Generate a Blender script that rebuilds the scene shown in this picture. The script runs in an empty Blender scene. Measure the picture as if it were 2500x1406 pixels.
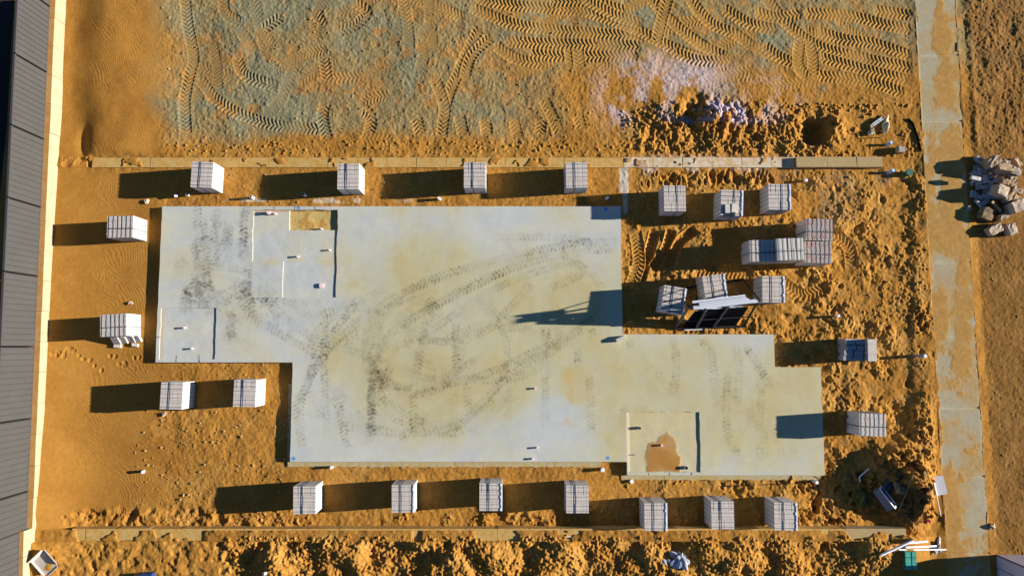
import bpy, math, random
import numpy as np

SC = bpy.context.scene
COL = SC.collection
R = math.radians
rnd = random.Random(7)

# ------------------------------------------------------------------ camera, sky, sun, exposure
F = 1667.0                      # focal length in photo pixels (2500 x 1406 frame)
CH = 23.5                       # drone height in metres
TILT = math.atan(142.0 / F)
CT, ST = math.cos(TILT), math.sin(TILT)
cam_d = bpy.data.cameras.new('camera')
cam = bpy.data.objects.new('camera', cam_d)
COL.objects.link(cam)
cam.location = (0, 0, CH)
cam.rotation_euler = (TILT, 0, 0)
cam_d.sensor_fit = 'HORIZONTAL'
cam_d.sensor_width = 36.0
cam_d.lens = 36.0 * F / 2500.0
cam_d.clip_end = 3000
SC.camera = cam

SUN_EL, SUN_AZ = R(16.3), R(3.9)          # azimuth: degrees to the north of +X
world = bpy.data.worlds.new('World')
SC.world = world
world.use_nodes = True
wn = world.node_tree
wn.nodes.clear()
w_out = wn.nodes.new('ShaderNodeOutputWorld')
w_bg = wn.nodes.new('ShaderNodeBackground')
w_sky = wn.nodes.new('ShaderNodeTexSky')
w_sky.sky_type = 'NISHITA'
w_sky.sun_disc = False
w_sky.sun_elevation = SUN_EL
w_sky.sun_rotation = R(90) - SUN_AZ
w_sky.ozone_density = 6.0
w_sky.dust_density = 0.0
w_sky.air_density = 0.8
w_bg.inputs['Strength'].default_value = 0.05
wn.links.new(w_sky.outputs[0], w_bg.inputs[0])
wn.links.new(w_bg.outputs[0], w_out.inputs[0])

sun_d = bpy.data.lights.new('sun', 'SUN')
sun_d.energy = 5.0
sun_d.angle = R(0.5)
sun_d.color = (1.0, 0.94, 0.86)
sun = bpy.data.objects.new('sun', sun_d)
COL.objects.link(sun)
sun.rotation_euler = (R(90) - SUN_EL, 0, R(90) + SUN_AZ)
sun.location = (30, 2, 12)

SC.view_settings.view_transform = 'Standard'
SC.view_settings.look = 'None'
SC.view_settings.exposure = 1.32
SC.view_settings.gamma = 1.0

# ------------------------------------------------------------------ photo pixel <-> world
def P(px, py, z=0.0):
    a, b = (px - 1250.0) / F, -(py - 703.0) / F
    dx, dy, dz = a, b * CT + ST, b * ST - CT
    s = (z - CH) / dz
    return dx * s, dy * s

def project(X, Y, Z):
    yc = Y * CT + (Z - CH) * ST
    zc = -(-Y * ST + (Z - CH) * CT)
    return 1250.0 + F * X / zc, 703.0 - F * yc / zc

# ------------------------------------------------------------------ noise
_T = {}
def vn(x, y, s, seed=0):
    if seed not in _T:
        _T[seed] = (np.random.RandomState(seed + 11).rand(256, 256) * 2 - 1).astype(np.float32)
    t = _T[seed]
    x = np.asarray(x / s + 91.3 * seed % 77 + 500, np.float32); y = np.asarray(y / s + 37.7 * seed % 53 + 500, np.float32)
    ix = np.floor(x).astype(np.int32); iy = np.floor(y).astype(np.int32)
    fx = x - ix; fy = y - iy
    fx = fx * fx * fx * (fx * (fx * 6 - 15) + 10); fy = fy * fy * fy * (fy * (fy * 6 - 15) + 10)
    a = t[ix & 255, iy & 255]; b = t[(ix + 1) & 255, iy & 255]
    c = t[ix & 255, (iy + 1) & 255]; d = t[(ix + 1) & 255, (iy + 1) & 255]
    return (a * (1 - fx) + b * fx) * (1 - fy) + (c * (1 - fx) + d * fx) * fy

def fbm(x, y, s, n=4, seed=0, gain=0.5):
    o = 0; a = 1.0; tot = 0
    for i in range(n):
        # rotate each octave so lattice lines never show
        c, q = math.cos(0.7 * i + 0.3), math.sin(0.7 * i + 0.3)
        o = o + a * vn(x * c - y * q, x * q + y * c, s * 0.5 ** i, seed + i)
        tot += a; a *= gain
    return o / tot * 1.6

def ss(a, b, x):
    t = np.clip((x - a) / (b - a), 0, 1)
    return t * t * (3 - 2 * t)

def box(u, v, u0, u1, v0, v1, s):
    return ss(u0 - s, u0 + s, u) * (1 - ss(u1 - s, u1 + s, u)) * ss(v0 - s, v0 + s, v) * (1 - ss(v1 - s, v1 + s, v))

def spot(u, v, cu, cv, ru, rv):
    return np.exp(-((u - cu) / ru) ** 2 - ((v - cv) / rv) ** 2)

def lin(c):
    c = np.asarray(c, np.float32) / 255.0
    return np.where(c <= 0.04045, c / 12.92, ((c + 0.055) / 1.055) ** 2.4)

EXPO = 1.27
def alb(r, g, b):               # colour a sunlit level surface shows -> base colour
    return np.minimum(lin((r, g, b)) / EXPO, 0.85)

# ------------------------------------------------------------------ materials
def mat(name, color, rough=0.9, noise=0.0, nscale=8.0, metallic=0.0, bump=0.0, bscale=40.0, spec=0.25, color2=None, attr=None):
    m = bpy.data.materials.new(name)
    m.use_nodes = True
    nt = m.node_tree
    b = nt.nodes['Principled BSDF']
    b.inputs['Roughness'].default_value = rough
    b.inputs['Metallic'].default_value = metallic
    b.inputs['Specular IOR Level'].default_value = spec
    tc = nt.nodes.new('ShaderNodeTexCoord')
    if attr:
        a = nt.nodes.new('ShaderNodeAttribute'); a.attribute_name = attr
        src = a.outputs['Color']
    else:
        rg = nt.nodes.new('ShaderNodeRGB'); rg.outputs[0].default_value = (*[float(c) for c in color], 1)
        src = rg.outputs[0]
    if noise > 0 or color2 is not None:
        n = nt.nodes.new('ShaderNodeTexNoise'); n.inputs['Scale'].default_value = nscale
        n.inputs['Detail'].default_value = 6; n.inputs['Roughness'].default_value = 0.65
        nt.links.new(tc.outputs['Object'], n.inputs['Vector'])
        if color2 is not None:
            r = nt.nodes.new('ShaderNodeValToRGB')
            r.color_ramp.elements[0].position = 0.42; r.color_ramp.elements[1].position = 0.62
            nt.links.new(n.outputs['Fac'], r.inputs['Fac'])
            mx = nt.nodes.new('ShaderNodeMix'); mx.data_type = 'RGBA'
            nt.links.new(r.outputs['Color'], mx.inputs[0])
            nt.links.new(src, mx.inputs[6]); mx.inputs[7].default_value = (*[float(c) for c in color2], 1)
            src = mx.outputs[2]
        if noise > 0:
            mr = nt.nodes.new('ShaderNodeMapRange')
            mr.inputs['From Min'].default_value = 0.25; mr.inputs['From Max'].default_value = 0.75
            mr.inputs['To Min'].default_value = 1 - noise; mr.inputs['To Max'].default_value = 1 + noise
            nt.links.new(n.outputs['Fac'], mr.inputs['Value'])
            vm = nt.nodes.new('ShaderNodeVectorMath'); vm.operation = 'SCALE'
            nt.links.new(src, vm.inputs[0]); nt.links.new(mr.outputs[0], vm.inputs['Scale'])
            src = vm.outputs[0]
    nt.links.new(src, b.inputs['Base Color'])
    if bump > 0:
        n2 = nt.nodes.new('ShaderNodeTexNoise'); n2.inputs['Scale'].default_value = bscale
        n2.inputs['Detail'].default_value = 4
        nt.links.new(tc.outputs['Object'], n2.inputs['Vector'])
        bp = nt.nodes.new('ShaderNodeBump'); bp.inputs['Strength'].default_value = bump; bp.inputs['Distance'].default_value = 0.02
        nt.links.new(n2.outputs['Fac'], bp.inputs['Height'])
        nt.links.new(bp.outputs[0], b.inputs['Normal'])
    return m

def perforated(name, color, hole, px, py, tint=None):
    m = mat(name, color, 0.85, 0.12, 16, color2=tuple(c * k for c, k in zip(color, (0.93, 0.80, 0.80))))
    nt = m.node_tree; b = nt.nodes['Principled BSDF']
    src = b.inputs['Base Color'].links[0].from_socket
    tc = [n for n in nt.nodes if n.type == 'TEX_COORD'][0]
    sx = nt.nodes.new('ShaderNodeSeparateXYZ'); nt.links.new(tc.outputs['Object'], sx.inputs[0])
    def cell(sock, pitch, width):
        d = nt.nodes.new('ShaderNodeMath'); d.operation = 'DIVIDE'; nt.links.new(sock, d.inputs[0]); d.inputs[1].default_value = pitch
        f = nt.nodes.new('ShaderNodeMath'); f.operation = 'FRACT'; nt.links.new(d.outputs[0], f.inputs[0])
        g = nt.nodes.new('ShaderNodeMath'); g.operation = 'LESS_THAN'; nt.links.new(f.outputs[0], g.inputs[0]); g.inputs[1].default_value = width
        return g.outputs[0]
    a, c = cell(sx.outputs[0], px, 0.42), cell(sx.outputs[1], py, 0.6)
    mu = nt.nodes.new('ShaderNodeMath'); mu.operation = 'MULTIPLY'
    nt.links.new(a, mu.inputs[0]); nt.links.new(c, mu.inputs[1])
    if tint is not None:      # coloured printed bands across the pack
        w = nt.nodes.new('ShaderNodeTexNoise'); w.inputs['Scale'].default_value = 7.0
        nt.links.new(tc.outputs['Object'], w.inputs['Vector'])
        r = nt.nodes.new('ShaderNodeMath'); r.operation = 'GREATER_THAN'; r.inputs[1].default_value = 0.60
        nt.links.new(w.outputs['Fac'], r.inputs[0])
        m1 = nt.nodes.new('ShaderNodeMix'); m1.data_type = 'RGBA'
        nt.links.new(r.outputs[0], m1.inputs[0]); nt.links.new(src, m1.inputs[6]); m1.inputs[7].default_value = (*tint, 1)
        src = m1.outputs[2]
    mx = nt.nodes.new('ShaderNodeMix'); mx.data_type = 'RGBA'
    nt.links.new(mu.outputs[0], mx.inputs[0]); nt.links.new(src, mx.inputs[6])
    mx.inputs[7].default_value = (*hole, 1)
    nt.links.new(mx.outputs[2], b.inputs['Base Color'])
    return m

M = dict(
    sand=mat('sand', (0, 0, 0), 1.0, 0.15, 9.0, attr='albedo', bump=0.22, bscale=55, spec=0.05),
    concrete=mat('slab_concrete', (0, 0, 0), 0.8, 0.06, 3.5, attr='albedo', bump=0.05, bscale=60, spec=0.2),
    path=mat('path_concrete', (0, 0, 0), 0.9, 0.12, 6.0, attr='albedo', bump=0.15, bscale=70, spec=0.15),
    ledge=mat('footing_concrete', alb(190, 178, 140), 0.95, 0.2, 5, bump=0.4, color2=alb(178, 150, 88)),
    limestone=mat('limestone', alb(207, 172, 104), 0.95, 0.16, 7, bump=0.3, bscale=60, color2=alb(186, 140, 66)),
    limestone_grey=mat('limestone_grey', alb(186, 163, 116), 0.95, 0.14, 12, bump=0.3, bscale=60, color2=alb(170, 142, 92)),
    limestone_lime=mat('limestone_lime', alb(222, 208, 182), 0.95, 0.15, 7, bump=0.4, bscale=50, color2=alb(196, 158, 100)),
    limestone_wall=mat('limestone_pale', (0.31, 0.265, 0.16), 0.95, 0.2, 3, bump=0.2, bscale=40),
    limestone_top=mat('limestone_sanded', alb(192, 148, 88), 0.95, 0.12, 4, bump=0.3, bscale=40, color2=alb(178, 126, 60)),
    brick=mat('brick_white', alb(218, 211, 198), 0.85, 0.08, 9),
    brick_top=perforated('brick_holes', alb(236, 228, 214), alb(84, 80, 80), 0.029, 0.046),
    brick_red=perforated('brick_holes_red', alb(206, 194, 180), alb(95, 92, 92), 0.036, 0.03, (0.52, 0.2, 0.2)),
    brick_grey=mat('brick_grey', alb(170, 164, 162), 0.9, 0.15, 9),
    strap=mat('strap_plastic', (0.02, 0.045, 0.05), 0.5),
    strap_band=mat('strap_band', (0.03, 0.06, 0.085), 0.5),
    wrap=mat('wrap_plastic', (0.75, 0.76, 0.82), 0.25, spec=0.6),
    fence=mat('fence_steel', (0.052, 0.051, 0.047), 0.55, 0.08, 1.5, spec=0.3),
    fence_dark=mat('fence_rail_steel', (0.05, 0.045, 0.045), 0.5),
    pvc=mat('pvc_white', (0.75, 0.73, 0.72), 0.4, 0.05),
    pvc_pink=mat('pvc_pink', (0.78, 0.52, 0.52), 0.5),
    pvc_blue=mat('pvc_blue', (0.32, 0.5, 0.68), 0.4),
    pvc_grey=mat('pvc_grey', (0.28, 0.28, 0.3), 0.6, 0.1),
    dark=mat('pipe_hollow', (0.008, 0.008, 0.009), 0.8),
    steel=mat('rack_steel', (0.09, 0.095, 0.11), 0.5, 0.15, 5, metallic=0.3),
    steel_black=mat('black_steel', (0.012, 0.012, 0.014), 0.5),
    channel=mat('white_channel', (0.55, 0.58, 0.64), 0.4, spec=0.4),
    blacksheet=mat('black_sheet', (0.004, 0.005, 0.007), 1.0, 0.3, 3, spec=0.03),
    rock=mat('rubble_stone', alb(184, 160, 130), 0.95, 0.22, 6, bump=0.6, bscale=18, color2=alb(165, 130, 88)),
    rock_white=mat('rubble_white', alb(203, 186, 164), 0.95, 0.25, 8, bump=0.6, bscale=18, color2=alb(176, 146, 110)),
    rock_dark=mat('rubble_dark', alb(120, 108, 92), 0.95, 0.3, 6, bump=0.6, bscale=18, color2=alb(170, 135, 70)),
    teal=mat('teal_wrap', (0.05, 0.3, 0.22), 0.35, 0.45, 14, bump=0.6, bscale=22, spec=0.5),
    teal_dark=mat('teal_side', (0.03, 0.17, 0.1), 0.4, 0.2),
    white=mat('white_board', (0.74, 0.76, 0.75), 0.6, 0.04),
    cardboard=mat('grey_board', alb(190, 180, 168), 0.8, 0.08, 6),
    boxsand=mat('box_sand', alb(188, 140, 62), 1.0, 0.15, 20),
    shed=mat('white_panel', (0.50, 0.47, 0.50), 0.5, 0.05, 2),
    seam=mat('dark_seam', (0.05, 0.05, 0.07), 0.6),
    red=mat('red_plastic', (0.5, 0.03, 0.05), 0.5),
    blue=mat('blue_plastic', (0.015, 0.04, 0.15), 0.5),
    yellow=mat('ochre_board', alb(220, 160, 70), 0.8),
    green=mat('green_plastic', (0.03, 0.12, 0.075), 0.45),
    bag=mat('yellow_green_bag', (0.10, 0.10, 0.012), 0.5, 0.3, 8, bump=0.5, bscale=12),
    cloth=mat('cream_cloth', (0.55, 0.47, 0.28), 0.9, 0.25, 9, bump=0.6, bscale=14),
    tarp=mat('grey_tarp', (0.34, 0.35, 0.38), 0.6, 0.3, 10, bump=0.8, bscale=14),
    timber=mat('timber', (0.36, 0.25, 0.13), 0.9, 0.2, 12),
    trough=mat('trough_grey', (0.22, 0.2, 0.18), 0.7, 0.2),
    stone=mat('pale_stone', alb(198, 164, 108), 0.95, 0.2, 9),
)

# ------------------------------------------------------------------ mesh helpers
class MB:
    def __init__(s): s.v = []; s.f = []; s.m = []
    def add(s, vs, fs, m=0):
        o = len(s.v); s.v += [tuple(v) for v in vs]
        for f in fs: s.f.append([o + i for i in f]); s.m.append(m)
    def box(s, c, d, rz=0.0, m=0, mt=None, rx=0.0, ry=0.0, jit=0.0, taper=0.0):
        hx, hy, hz = d[0] / 2, d[1] / 2, d[2] / 2
        vs = []
        for (a, b, e) in ((-1,-1,-1),(1,-1,-1),(1,1,-1),(-1,1,-1),(-1,-1,1),(1,-1,1),(1,1,1),(-1,1,1)):
            k = 1 - taper if e > 0 else 1
            x, y, z = a * hx * k, b * hy * k, e * hz
            if jit: x += rnd.uniform(-jit, jit); y += rnd.uniform(-jit, jit); z += rnd.uniform(-jit, jit)
            y, z = y * math.cos(rx) - z * math.sin(rx), y * math.sin(rx) + z * math.cos(rx)
            x, z = x * math.cos(ry) + z * math.sin(ry), -x * math.sin(ry) + z * math.cos(ry)
            x, y = x * math.cos(rz) - y * math.sin(rz), x * math.sin(rz) + y * math.cos(rz)
            vs.append((c[0] + x, c[1] + y, c[2] + z))
        fs = [(3,2,1,0),(4,5,6,7),(0,1,5,4),(1,2,6,5),(2,3,7,6),(3,0,4,7)]
        o = len(s.v); s.v += vs
        for i, f in enumerate(fs):
            s.f.append([o + k for k in f]); s.m.append(mt if (mt is not None and i == 1) else m)
    def tube(s, p0, p1, r, n=12, m=0, r2=None, hollow=False, mi=1, wall=0.18):
        p0 = np.array(p0, float); p1 = np.array(p1, float); r2 = r if r2 is None else r2
        d = p1 - p0; L = np.linalg.norm(d); d = d / L
        a = np.cross(d, (0, 0, 1)) if abs(d[2]) < 0.95 else np.cross(d, (0, 1, 0))
        a /= np.linalg.norm(a); b = np.cross(d, a)
        ring = lambda c, q: [c + q * (math.cos(2 * math.pi * k / n) * a + math.sin(2 * math.pi * k / n) * b) for k in range(n)]
        vs = ring(p0, r) + ring(p1, r2)
        fs = [(k, (k + 1) % n, n + (k + 1) % n, n + k) for k in range(n)]
        if hollow:
            ri = r2 * (1 - wall)
            vs += ring(p1, ri) + ring(p1 - d * min(L * 0.9, 0.25), ri)
            fs += [(n + k, n + (k + 1) % n, 2 * n + (k + 1) % n, 2 * n + k) for k in range(n)]
            s.add(vs, fs, m)
            o = len(s.v) - 2 * n
            for k in range(n):
                s.f.append([o + k, o + (k + 1) % n, o + n + (k + 1) % n, o + n + k]); s.m.append(mi)
            s.f.append([o + n + k for k in range(n)]); s.m.append(mi)
        else:
            fs += [tuple(range(n - 1, -1, -1)), tuple(range(n, 2 * n))]
            s.add(vs, fs, m)
    def build(s, name, mats, parent=None, smooth=False, loc=None, rz=0.0):
        me = bpy.data.meshes.new(name)
        me.from_pydata(s.v, [], s.f)
        for k in (mats if isinstance(mats, (list, tuple)) else [mats]): me.materials.append(k)
        me.polygons.foreach_set('material_index', s.m)
        if smooth: me.polygons.foreach_set('use_smooth', [True] * len(s.f))
        me.update()
        o = bpy.data.objects.new(name, me)
        COL.objects.link(o)
        if loc is not None: o.location = loc
        o.rotation_euler.z = rz
        if parent is not None: o.parent = parent
        return o

def tag(o, label, cat, group=None, kind=None):
    o['label'] = label; o['category'] = cat
    if group: o['group'] = group
    if kind: o['kind'] = kind
    return o

def thing(name, label, cat, loc=(0, 0, 0), rz=0.0, group=None):
    o = bpy.data.objects.new(name, None)
    COL.objects.link(o)
    o.empty_display_size = 0.2
    o.location = loc; o.rotation_euler.z = rz
    return tag(o, label, cat, group)

def lumpy(name, mats, radius, squash, seed, parent=None, amp=0.3, n=3, rough=0.0):
    """a closed, irregular lump (bag, rock, crumpled sheet)"""
    import bmesh
    bm = bmesh.new()
    bmesh.ops.create_icosphere(bm, subdivisions=n, radius=1.0)
    rs = np.random.RandomState(seed)
    k = [(rs.randn(3) * 1.4, rs.rand() * 6.28) for _ in range(7)]
    for v in bm.verts:
        c = np.array(v.co); q = 1.0
        for w, p in k: q += amp * 0.35 * math.sin(2.2 * float(w @ c) + p)
        if rough: q += rough * rs.randn() * 0.5
        v.co = (c[0] * q * radius[0], c[1] * q * radius[1], c[2] * q * radius[2] * squash)
    me = bpy.data.meshes.new(name); bm.to_mesh(me); bm.free()
    me.materials.append(mats)
    o = bpy.data.objects.new(name, me); COL.objects.link(o)
    if parent: o.parent = parent
    return o

# ------------------------------------------------------------------ layout of slab, walls and path in world metres
SLZ = 0.15
def mx(*pts): return sum(P(a, b, SLZ)[0] for a, b in pts) / len(pts)
def my(*pts): return sum(P(a, b, SLZ)[1] for a, b in pts) / len(pts)
sx0 = mx((396, 503), (380, 884)); sx1 = mx((715, 885), (708, 1127)); sx2 = mx((1517, 505), (1519, 815))
sx3 = mx((1531, 1127), (1531, 1160)); sx4 = mx((1890, 817), (1892, 895)); sx5 = mx((2006, 897), (2012, 1160))
sy0 = my((393, 503), (1518, 505)); sy1 = my((1519, 815), (1890, 817)); sy2 = my((380, 884), (715, 885))
sy3 = my((1892, 895), (2006, 897)); sy4 = my((708, 1127), (1531, 1127)); sy5 = my((1531, 1160), (2012, 1160))
SLAB = [(sx0, sx2, sy2, sy0), (sx1, sx2, sy4, sy2), (sx2, sx4, sy4, sy1), (sx4, sx5, sy4, sy3), (sx3, sx5, sy5, sy4)]
SWZ = 0.37                                     # south wall top
swy1 = P(1250, 1290, SWZ)[1]; swy0 = P(1250, 1319, SWZ)[1]
NWZ = 0.06
nwy1 = P(1250, 385, NWZ)[1]; nwy0 = P(1250, 409, NWZ)[1]
PZ = 0.05
pl0, pl1 = P(2233, 0, PZ), P(2313, 1406, PZ)
pr0, pr1 = P(2332, 0, PZ), P(2420, 1406, PZ)
def path_x(y, a, b): return a[0] + (b[0] - a[0]) * (y - a[1]) / (b[1] - a[1])

# ------------------------------------------------------------------ ground (one sheet, fine where seen, coarse to the horizon)
DX = 0.021
GX0, GX1, GY0, GY1 = -18.9, 18.9, -8.15, 12.95
xs = np.arange(GX0, GX1, DX); ys = np.arange(GY0, GY1, DX)
NX, NY = len(xs), len(ys)
X, Y = np.meshgrid(xs, ys); X = X.astype(np.float32); Y = Y.astype(np.float32)
U, V = project(X, Y, 0.0)
N = NX * NY

def resample(pts, step=0.01):
    pts = np.array(pts, float)
    if len(pts) > 2:                               # Catmull-Rom
        q = np.vstack([2 * pts[0] - pts[1], pts, 2 * pts[-1] - pts[-2]]); out = []
        for i in range(1, len(q) - 2):
            t = np.linspace(0, 1, 24, endpoint=False)[:, None]
            a, b, c, d = q[i - 1], q[i], q[i + 1], q[i + 2]
            out.append(0.5 * (2 * b + (c - a) * t + (2 * a - 5 * b + 4 * c - d) * t ** 2 + (3 * b - a - 3 * c + d) * t ** 3))
        pts = np.vstack(out + [q[-2][None]])
    seg = np.hypot(*np.diff(pts, axis=0).T); s = np.concatenate([[0], np.cumsum(seg)])
    ts = np.arange(0, s[-1], step)
    p = np.stack([np.interp(ts, s, pts[:, 0]), np.interp(ts, s, pts[:, 1])], 1)
    g = np.gradient(p, axis=0); g /= np.maximum(np.hypot(g[:, 0], g[:, 1]), 1e-9)[:, None]
    return ts, p, np.stack([-g[:, 1], g[:, 0]], 1)

def splat(px_pts, z, width, x0, y0, dx, nx, ny):
    """arc length / lateral offset of every grid point covered by a wheel track"""
    ts, p, nrm = resample([P(a, b, z) for a, b in px_pts])
    us = np.arange(-width / 2, width / 2 + 1e-6, 0.010)
    gx = p[:, None, 0] + nrm[:, None, 0] * us; gy = p[:, None, 1] + nrm[:, None, 1] * us
    ix = np.rint((gx - x0) / dx).astype(int); iy = np.rint((gy - y0) / dx).astype(int)
    ok = (ix >= 0) & (ix < nx) & (iy >= 0) & (iy < ny)
    idx = (iy * nx + ix)[ok]
    S = np.broadcast_to(ts[:, None], gx.shape)[ok]; L = np.broadcast_to(us[None], gx.shape)[ok]
    c = np.bincount(idx, minlength=nx * ny); k = np.nonzero(c)[0]
    return k, np.bincount(idx, S, nx * ny)[k] / c[k], np.bincount(idx, L, nx * ny)[k] / c[k], ts[-1]

TH = np.zeros(N, np.float32); TM = np.zeros(N, np.float32)
def wheel(pts, width=0.47, amp=0.012, depth=0.016, pitch=0.145, lag=0.10, rim=0.012):
    k, S, L, tot = splat(pts, 0, width, GX0, GY0, DX, NX, NY)
    a = np.abs(L) / (width / 2)
    ph = 2 * math.pi * (S + lag * np.sin(a * 1.9) + 0.018 * np.sign(L) * 1) / pitch
    w = np.sin(ph); w = np.clip(1.7 * w, -1, 1) * (0.55 + 0.45 * (a > 0.06))
    fade = 0.35 + 0.65 * np.clip(0.5 + 0.9 * np.sin(S * 1.9 + len(pts) * 2.1 + S * S * .13) * np.sin(S * 0.83 + pts[0][0]), 0, 1)
    w = w * fade
    val = -depth * (1 - a ** 4) + amp * w * np.clip((1 - a) * 6, 0, 1) + rim * np.exp(-((a - 0.97) / 0.1) ** 2)
    m = np.clip((1 - a) * 8, 0, 1) * np.clip(S / 0.15, 0, 1) * np.clip((tot - S) / 0.15, 0, 1)
    TH[k] = TH[k] * (1 - m) + val * m
    TM[k] = np.maximum(TM[k], m)

GT = [
    [(452, -10), (458, 60), (472, 140), (462, 185), (452, 250), (455, 332)],
    [(485, 190), (530, 245), (600, 285), (700, 312), (800, 316)],
    [(578, 140), (600, 185), (680, 215)], [(860, 5), (895, 30), (870, 62), (825, 80)],
    [(545, -5), (552, 35), (590, 60)], [(800, 345), (788, 290), (795, 250)], [(900, 335), (906, 290), (885, 265)],
    [(1170, 70), (1125, 165), (1090, 250), (1078, 338)], [(1200, 90), (1150, 140), (1132, 200)], [(1060, 190), (1085, 260), (1082, 300)],
    [(1150, 20), (1250, 60), (1350, 75), (1470, 85), (1575, 92)], [(1230, 104), (1340, 108), (1460, 112), (1565, 115)],
    [(1160, -5), (1240, 15), (1340, 22), (1430, 32), (1560, 78), (1680, 135), (1795, 152)],
    [(1340, 4), (1440, 8), (1530, 30)], [(1585, -5), (1640, 55), (1710, 110), (1770, 140)],
    [(1680, -5), (1730, 55), (1800, 88), (1840, 120)], [(1630, -5), (1612, 60), (1600, 110)],
    [(1640, 125), (1700, 148), (1790, 152)], [(1420, -5), (1500, 40), (1570, 60)], [(1290, 135), (1400, 140), (1560, 138)],
    [(1205, 110), (1260, 145), (1330, 160)], [(1760, 20), (1830, 60), (1900, 75)],
    [(1868, -5), (1922, 62), (1992, 112), (2092, 140), (2225, 168)], [(1960, 34), (2080, 42), (2160, 62), (2228, 76)],
    [(1990, 78), (2060, 98), (2140, 110), (2225, 140)], [(1992, 186), (2080, 194), (2150, 210), (2205, 230)],
    [(2130, 26), (2228, 40)], [(1972, 95), (1984, 150), (1980, 195)], [(1860, 110), (1900, 140), (1950, 160)],
    [(1840, 30), (1900, 45), (1960, 34)], [(1952, 100), (1948, 160), (1975, 195)], [(2000, 140), (2100, 168), (2220, 200)],
    [(1190, 338), (1184, 290)], [(1264, 338), (1254, 290)], [(1317, 333), (1322, 290)], [(1367, 330), (1345, 280), (1325, 240)],
    [(1028, 333), (1015, 285)], [(1132, 335), (1120, 275)], [(1420, 320), (1408, 280)], [(1390, 115), (1395, 165)], [(1410, 115), (1415, 170)],
    [(960, 345), (930, 342), (880, 340)], [(690, 40), (640, 75)], [(770, 30), (790, 70)], [(790, 140), (800, 200)],
]
for k in range(34):
    a, b = rnd.uniform(420, 2150), rnd.uniform(10, 250); L_ = rnd.uniform(60, 200); e = rnd.uniform(-.5, .7) if a > 1150 else rnd.uniform(-1.5, 1.5)
    wheel([(a - L_ * math.cos(e) / 2, b - L_ * math.sin(e) / 2), (a + rnd.uniform(-8, 8), b + rnd.uniform(-12, 12)), (a + L_ * math.cos(e) / 2, b + L_ * math.sin(e) / 2)], 0.44, 0.006, 0.007, rnd.uniform(.12, .15), 0.10, 0.004)
for g in GT: wheel(g)
for g in ([(1560, 690), (1590, 600), (1600, 560)], [(1640, 560), (1625, 610), (1590, 660)], [(1700, 560), (1660, 590), (1630, 660)]):
    wheel(g, 0.42, 0.02, 0.13, 0.17, 0.08, 0.07)
for g in ([(1540, 700), (1560, 640), (1550, 560)], [(1900, 680), (1960, 720), (2020, 700)], [(2010, 560), (2070, 600), (2080, 660)], [(1690, 660), (1760, 664), (1840, 668)]):
    wheel(g, 0.5, 0.018, 0.03, 0.14, 0.09, 0.03)
TH = TH.reshape(NY, NX); TM = TM.reshape(NY, NX)

# zone masks (u, v are photo pixels of the level ground)
UW = np.interp(V, [0, 1406], [160, 72]).astype(np.float32)         # foot of the fence wall
warp = fbm(X, Y, 1.6, 3, 40) * 26
z_up = 1 - ss(360, 392, V + warp * 0.3)
z_left = (1 - ss(350, 430, U + warp)) * (1 - ss(1285, 1300, V))
z_bot = ss(1296, 1322, V)
z_bot_rough = z_bot * ss(480, 640, U + warp * 2) * (1 - ss(2120, 2230, U))
z_path_r = ss(2330, 2380, U - (V - 0) * 0.06)
z_rough = box(U, V, 1525, 2275 + 0, 412, 1290, 14) * (1 - z_path_r)
z_strip = np.clip(1 - z_up - z_left - z_bot - z_rough - z_path_r, 0, 1)

h = np.zeros_like(X)
# sand blown up against the fence wall
zw = np.interp(V, [0, 300, 520, 700, 1000, 1150, 1250, 1300, 1406], [0.0, 0.0, 0.10, 0.18, 0.22, 0.35, 0.47, 0.30, 0.28]).astype(np.float32)
h += zw * np.exp(-(np.maximum(U - UW, 0) / 95.0) ** 2)
# dune along the upper left
wob = fbm(X * 0 + 3.0, Y, 2.2, 2, 55) * 10
dn = ss(172, 262, U + wob) * (1 - ss(262, 520, U)) * (1 - ss(372, 398, V))
h += 0.15 * dn
h -= 0.10 * spot(U, V, 205, 352, 16, 40)
h += 0.04 * z_up * ss(380, 700, U)
# south side stands higher
step = (Y < swy0 + 0.06)
hb = np.where(step, 0.33, 0.0) * (1 - ss(2195, 2290, U)) + np.where(step, 0.03, 0) * ss(2195, 2290, U).astype(np.float32)
lefts = 1 - ss(150, 215, U)
hb = np.maximum(hb, lefts * ss(1265, 1310, V) * 0.32)
h += hb * ss(1255, 1300, V)
# sand spilled over the top of the south wall
on_wall = (Y > swy0 - 0.02) & (Y < swy1 - 0.035) & (U < 2214)
vis = np.maximum.reduce([box(U, V, 205, 515, 0, 1406, 14), box(U, V, 1012, 1030, 0, 1406, 8), box(U, V, 1160, 1415, 0, 1406, 10), box(U, V, 2052, 2240, 0, 1406, 16)])
spill = (1 - vis) + fbm(X, Y, 0.5, 3, 61) * 0.55 - 0.05 + ss(swy1 - 0.1, swy0 + 0.05, Y) * 0.25
h = np.where(on_wall, np.where(spill > 0.22, SWZ + 0.012 + 0.05 * np.clip(spill, 0, 1), 0.1), h)
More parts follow.
